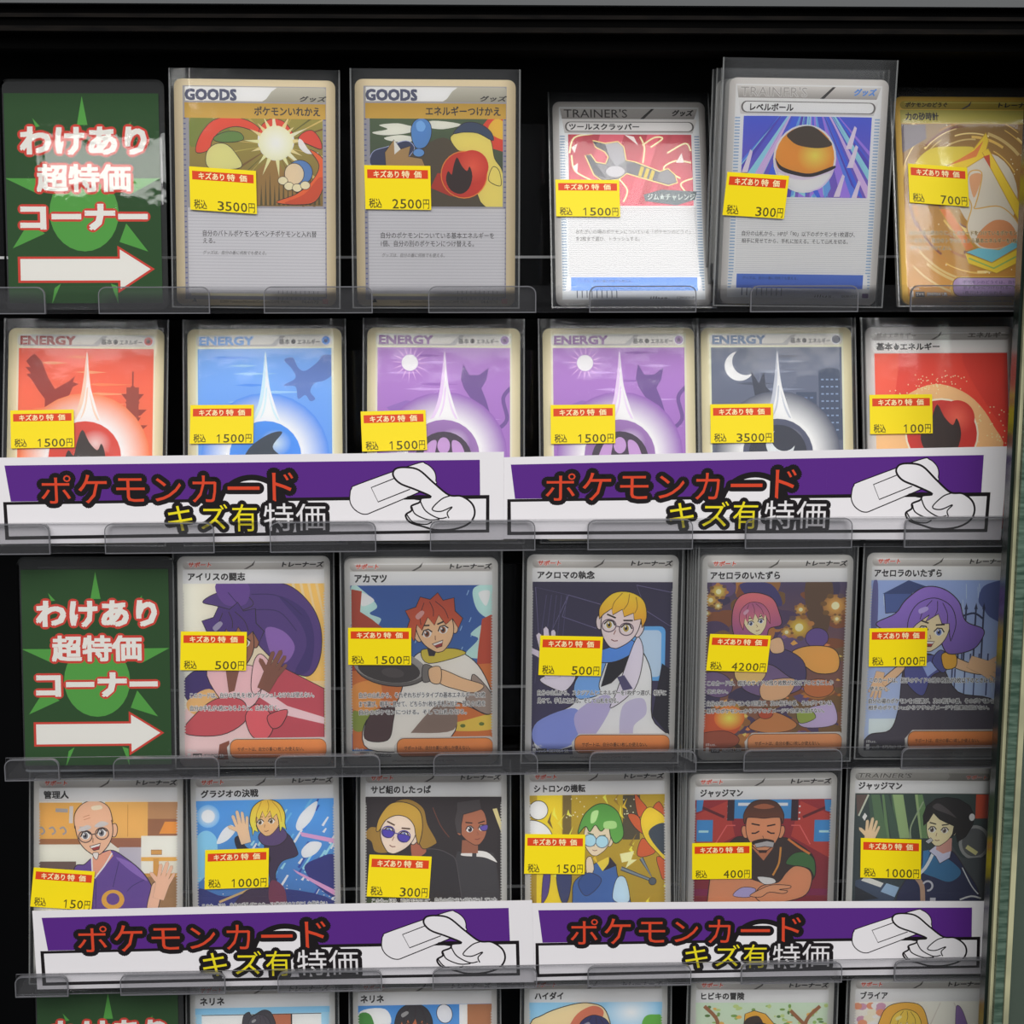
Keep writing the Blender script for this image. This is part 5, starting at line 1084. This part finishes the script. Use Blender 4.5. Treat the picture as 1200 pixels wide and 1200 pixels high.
build_card(4, C5(400), (95, 112), (1080, 95), 0, 'sv', plain_top(('#3f7fbc', '#8ab4d4'), x2, 'ネリネ', (3.4, 13.4)), 'picture card showing black hair with a pale round hat piece under a blue sky')
build_card(4, C5(600), (90, 90), (1095, 85), 0, 'sv', plain_top(('#86b4d2', '#9cc0d6'), x3, 'ハイダイ', (4.6, 17.0)), 'picture card showing a big pale brow against a blue sky')
build_card(4, (790, 1130, 3.077), (62, 48), (580, 48), 0, 'sv', plain_top(('#b4c4b0', '#c9c9b4'), x4, 'ヒビキの冒険', (4.6, 23.4)), 'picture card showing an amber cap under leafy branches')
build_card(4, (790, 1130, 3.077), (640, 46), (1150, 44), 0, 'sv', plain_top(('#d4ccc4', '#d8c8c0'), x5, 'ブライア', (4.6, 16.4)), 'picture card showing wavy golden hair and a violet feather')

# cards standing behind the front ones ---------------------------------
def plain_card(edge, head_col):
    d = Drawing(); d.bright = 1.4; d.part = 'card'; d.rrect(2.2, 1.9, 60.8, 5.4, 1.7, head_col, c2='#8f8b88'); d.rect(2.2, 5.7, 60.6, 85, '#a9a6a6')
    return d
PC = {}
def pile(front, n, step, dx, lean, label, group, edge='#b9b8b5', rise=0.0):
    root, Mx = front
    key = edge
    for i in range(1, n+1):
        R = Matrix.Translation((dx*i*.001+RND.uniform(-.0004, .0004), step*i*.001, rise*.001*i)) @ Mx @ Matrix.Rotation(math.radians(-lean*i), 4, 'X') @ Matrix.Rotation(math.radians(RND.uniform(-.25, .25)), 4, 'Y')
        if key not in PC:
            o = thing('trading_card', label, 'trading card', group, R)
            d = plain_card(edge, '#c2c0bc'); b = d.build(['card'], lambda x, y, h: ((x-31.5)/1000, -h, .001+(88-y)/1000), M['print'], o, (BODY, .0004, d.c(edge)))['card']
            s = sleeve(o, d.top()); PC[key] = (b, s)
        else:
            o = thing('trading_card', label, 'trading card', group, R)
            for p in PC[key]: c = p.copy(); COL.objects.link(c); c.parent = o
pile(LV, 3, 2.6, -1.1, .5, 'sleeved card standing in the pile behind the orange ball card', 'cards piled behind the ball card')
pile(GD, 1, 2.4, .4, 0, 'sleeved gold card standing close behind the hourglass card', 'card behind the hourglass card', '#c9b24a', .0)
pile(CK, 1, 3.0, -1.0, .0, 'sleeved card peeping out behind the frying pan card', 'card behind the frying pan card')
pile(AW, 7, 1.7, -.75, .12, 'sleeved card in the thick pile behind the lamplit wood card', 'cards piled behind the lamplit wood card')
pile(JD, 3, 1.8, -.9, .2, 'sleeved card standing in the pile behind the folded arms card', 'cards piled behind the folded arms card')
pile(FR, 2, 2.2, .5, .1, 'sleeved card standing behind the plain red energy card', 'cards behind the plain red energy card')
pile(DK, 1, 2.2, -.8, .1, 'sleeved card standing behind the dark blue energy card', 'card behind the dark energy card')
# ---------------------------------------------------------------- green corner signs in rigid holders
def corner_sign(row, TL, TR, y0, label):
    HW, HH = .064, .0898
    Mx = stand(row, y0, TL, TR, HW, HH, 2, 5)
    root = thing('corner_sign', label, 'sign', 'green corner signs', Mx)
    d = Drawing(); d.part = 'sign_card'; d.fine = True
    k = 12.19
    d.T = [1/k, 0, -5/k, 0, 1/k, -60/k]; d.clip = (1.4, 5.4, 61.6, 87.2)
    G1, G2 = '#1d4619', '#4f9c3e'
    d.rect(0, 100, 800, 1150, G1)
    for p in ([(392, 138), (366, 275), (416, 275)], [(18, 527), (240, 528), (170, 600)], [(46, 860), (200, 790), (130, 730)], [(692, 876), (556, 830), (590, 742)], [(755, 527), (560, 528), (620, 600)], [(155, 243), (190, 282), (170, 285)], [(624, 258), (600, 285), (618, 285)], [(225, 1130), (240, 1050), (270, 1030)], [(545, 1130), (540, 1040), (510, 1030)]): d.poly(p, G2)
    d.ell(390, 690, 165, 185, G2)
    d.clip = None
    R_, W_ = '#cf3a2c', '#ece8e2'
    for t, x0, y0_, x1, y1, b in (('わけあり', 98, 288, 690, 412, .032), ('超特価', 172, 464, 612, 588, .026), ('コーナー', 92, 655, 686, 768, .04)):
        d.txt(t, x0, y0_, x1, y1, W_, b+.008, ((.125, R_),))
    d.poly([(68, 900), (545, 900), (545, 848), (722, 960), (545, 1075), (545, 1025), (68, 1025)], R_)
    d.poly([(80, 911), (556, 911), (556, 866), (702, 960), (556, 1056), (556, 1014), (80, 1014)], W_)
    body = rr(1.4, 5.4, 61.6, 87.2, .6, 2)
    d.build(['sign_card'], lambda x, y, h: ((x-32)/1000, -h, (89.8-y)/1000), M['paper'], root, (body, .0005, lin(G1)))
    dep = d.top()+.0004
    # rigid clear holder: front and back sheets closed by a thicker rim
    o = rr(0, 0, 64, 89.8, 3.2, 5); i = rr(1.1, 1.1, 62.9, 88.7, 2.4, 5); n = len(o)
    P = lambda q, y: ((q[0]-32)/1000, y, (89.8-q[1])/1000)
    V = [P(q, -dep) for q in o]+[P(q, -dep-.0006) for q in i]+[P(q, .0012) for q in o]
    F = [tuple(range(n, 2*n))]+[(j, (j+1) % n, n+(j+1) % n, n+j) for j in range(n)]+[(2*n+j, 2*n+(j+1) % n, (j+1) % n, j) for j in range(n)]+[tuple(range(3*n-1, 2*n-1, -1))]
    new_obj('rigid_holder', V, F, M['holder'], root)
    return root
corner_sign(0, (2, 94), (190, 94.5), -.001, 'green corner sign with white arrow, on the top rail')
corner_sign(2, (21, 642), (202, 641), -.001, 'green corner sign with white arrow, on the middle rail beside the pink robed figure')
low = corner_sign(4, (41, 1146), (213, 1144), -.001, 'green corner sign cut off below its first line, under the lower banners')
low.location.z += .0042

# ---------------------------------------------------------------- paper banners
def banner(corners, y0, lean, label):
    n = Vector((0, -math.cos(lean), math.sin(lean)))
    z = at_y((corners[2][0]+corners[3][0])/2, (corners[2][1]+corners[3][1])/2, y0).z
    p0 = Vector((0, y0, z))
    TL, TR, BR, BL = [on_plane(*c, p0, n) for c in corners]
    d = Drawing(); d.part = 'paper_banner'; d.fine = True
    d.rect(-20, 46, 2360, 472, '#e9e6ea')
    PU = '#5a2a86'
    # purple field in slices so the sheet can bow
    def slices(pts_top, pts_bot, col, n_=12):
        for i in range(n_):
            t0, t1 = i/n_, (i+1)/n_
            a = lambda p, t: (p[0][0]+(p[1][0]-p[0][0])*t, p[0][1]+(p[1][1]-p[0][1])*t)
            d.poly([a(pts_top, t0), a(pts_top, t1), a(pts_bot, t1), a(pts_bot, t0)], col)
    slices(((22, 84), (2246, 62)), ((42, 262), (2248, 240)), PU)
    K = '#1d191c'
    slices(((6, 264), (2292, 232)), ((6, 452), (2292, 414)), K); slices(((22, 278), (2276, 250)), ((24, 434), (2276, 400)), '#ebe8ec')
    d.poly([(1170+168*math.cos(t*.1309), 292+160*math.sin(t*.1309)) for t in range(24, 49)], K); d.poly([(1170+142*math.cos(t*.1309), 292+132*math.sin(t*.1309)) for t in range(24, 49)], '#ebe8ec')
    R_, Y_, W_ = '#d9482c', '#ecdc24', '#e6e3e6'
    chars = [('ポ', 185, 132, 325, 272), ('ケ', 358, 130, 492, 272), ('モ', 535, 148, 668, 264), ('ン', 716, 148, 838, 262), ('カ', 890, 136, 1004, 268), ('ー', 1056, 190, 1206, 208), ('ド', 1266, 122, 1366, 262)]
    for c in chars:
        c2 = 20 if c[0] != 'ー' else 0
        d.txt(c[0], *c[1:5], K, .0, ((.15, K),)) if c[0] != 'ー' else d.rrect(1032, 170, 1228, 228, 28, K)
    for c in chars: d.txt(*c[:5], R_, .0) if c[0] != 'ー' else d.rect(1056, 190, 1206, 206, R_)
    ch2 = [('キ', 772, 284, 886, 408, Y_), ('ズ', 926, 276, 1052, 400, Y_), ('有', 1072, 276, 1190, 410, Y_), ('特', 1222, 272, 1362, 408, W_), ('価', 1374, 274, 1514, 406, W_)]
    for c in ch2: d.txt(*c[:5], K, 0, ((.14, K),))
    for c in ch2: d.txt(*c[:5], c[5])
    o = 1200
    sh = lambda p: [(x+o, y) for x, y in p]
    cap = [(432, 225), (440, 200), (470, 180), (740, 82), (790, 80), (830, 115), (838, 160), (815, 192), (560, 305), (500, 326), (455, 305), (432, 268)]
    d.poly(sh(cap), '#ebe8ec', True, 5, K); d.line(sh([(640, 152), (532, 196), (564, 266), (716, 204)]), 5, K)
    d.poly(sh([(700, 240), (765, 232), (820, 240), (760, 258)]), K, True)
    fist = [(636, 135), (650, 104), (700, 98), (760, 112), (830, 175), (900, 232), (960, 238), (1010, 275), (1022, 325), (995, 370), (930, 397), (840, 402), (775, 385), (715, 365), (694, 330), (722, 308), (722, 285), (760, 268), (770, 248), (815, 240), (740, 205), (668, 175)]
    d.poly(sh(fist), '#ebe8ec', True, 9, K)
    for p in ([(905, 236), (865, 252), (820, 300), (860, 312), (915, 290), (892, 318), (900, 345)], [(764, 262), (790, 310), (850, 345), (890, 340)], [(724, 290), (740, 325), (800, 352), (855, 350)], [(698, 325), (730, 365), (790, 375), (820, 362)]): d.line(sh(p), 6, K, True)
    def place(x, y, h):
        u, v = (x+20)/2380, (y-46+u_s(x))/426
        a = TL.lerp(TR, u); b = BL.lerp(BR, u); p = a.lerp(b, v)
        return p + n*(h-.0006*math.sin(math.pi*u))
    u_s = lambda x: 22*(x+20)/2380
    N = 24; top = [(-20+2380*i/N, 46+0-22*i/N+(0)) for i in range(N+1)]; bot = [(-20+2380*i/N, 472-22*i/N) for i in range(N+1)]
    d.items = [it for it in d.items[1:]]
    base = [(top[i], top[i+1], bot[i+1], bot[i]) for i in range(N)]
    V, F, C = [], [], []
    for p in d.items:
        pass
    ob = d.build(['paper_banner'], place, M['paper'])['paper_banner']
    # the sheet itself, a strip of quads with a thin back
    me = ob.data
    import bmesh
    bm = bmesh.new(); bm.from_mesh(me); lay = bm.verts.layers.float_color['Col']
    c = (*lin('#e9e6ea'), 1)
    rows = [[bm.verts.new(place(*q, hh)) for q in qs] for qs, hh in ((top, 0), (bot, 0), (bot, -.0002), (top, -.0002))]
    for r_ in rows:
        for v in r_: v[lay] = c
    for i in range(N):
        for a, b in ((0, 1), (1, 2), (2, 3), (3, 0)): bm.faces.new((rows[a][i], rows[b][i], rows[b][i+1], rows[a][i+1]))
    for i in (0, N): bm.faces.new([r_[i] for r_ in rows])
    bm.to_mesh(me); bm.free()
    cen = sum((v.co for v in me.vertices), Vector())/len(me.vertices)
    me.transform(Matrix.Translation(-p0.lerp(p0, 1)+Vector((0, 0, 0)))) if False else me.transform(Matrix.Translation(-Vector((cen.x, y0, z))))
    ob.location = (cen.x, y0, z)
    return tag(ob, label, 'banner', 'purple price banners')
A = math.radians(1)
banner([(-6, 536.5), (590.5, 529.5), (590, 632.5), (0, 637.5)], -.0050, A, 'purple and white paper banner in front of the red and blue energy cards')
banner([(588, 536), (1181.7, 523), (1172.7, 632.7), (588, 631.5)], -.0046, A, 'purple and white paper banner in front of the dark and plain red energy cards')
banner([(37.8, 1067.5), (605+18.5, 1055), (626, 1151), (43.7, 1159.5)], -.0050, A, 'purple and white paper banner in front of the old man and blue sky cards')
banner([(621, 1058.5), (1165, 1056), (1162.7, 1141), (622, 1149.5)], -.0046, A, 'purple and white banner in front of the green haired and folded arms cards')
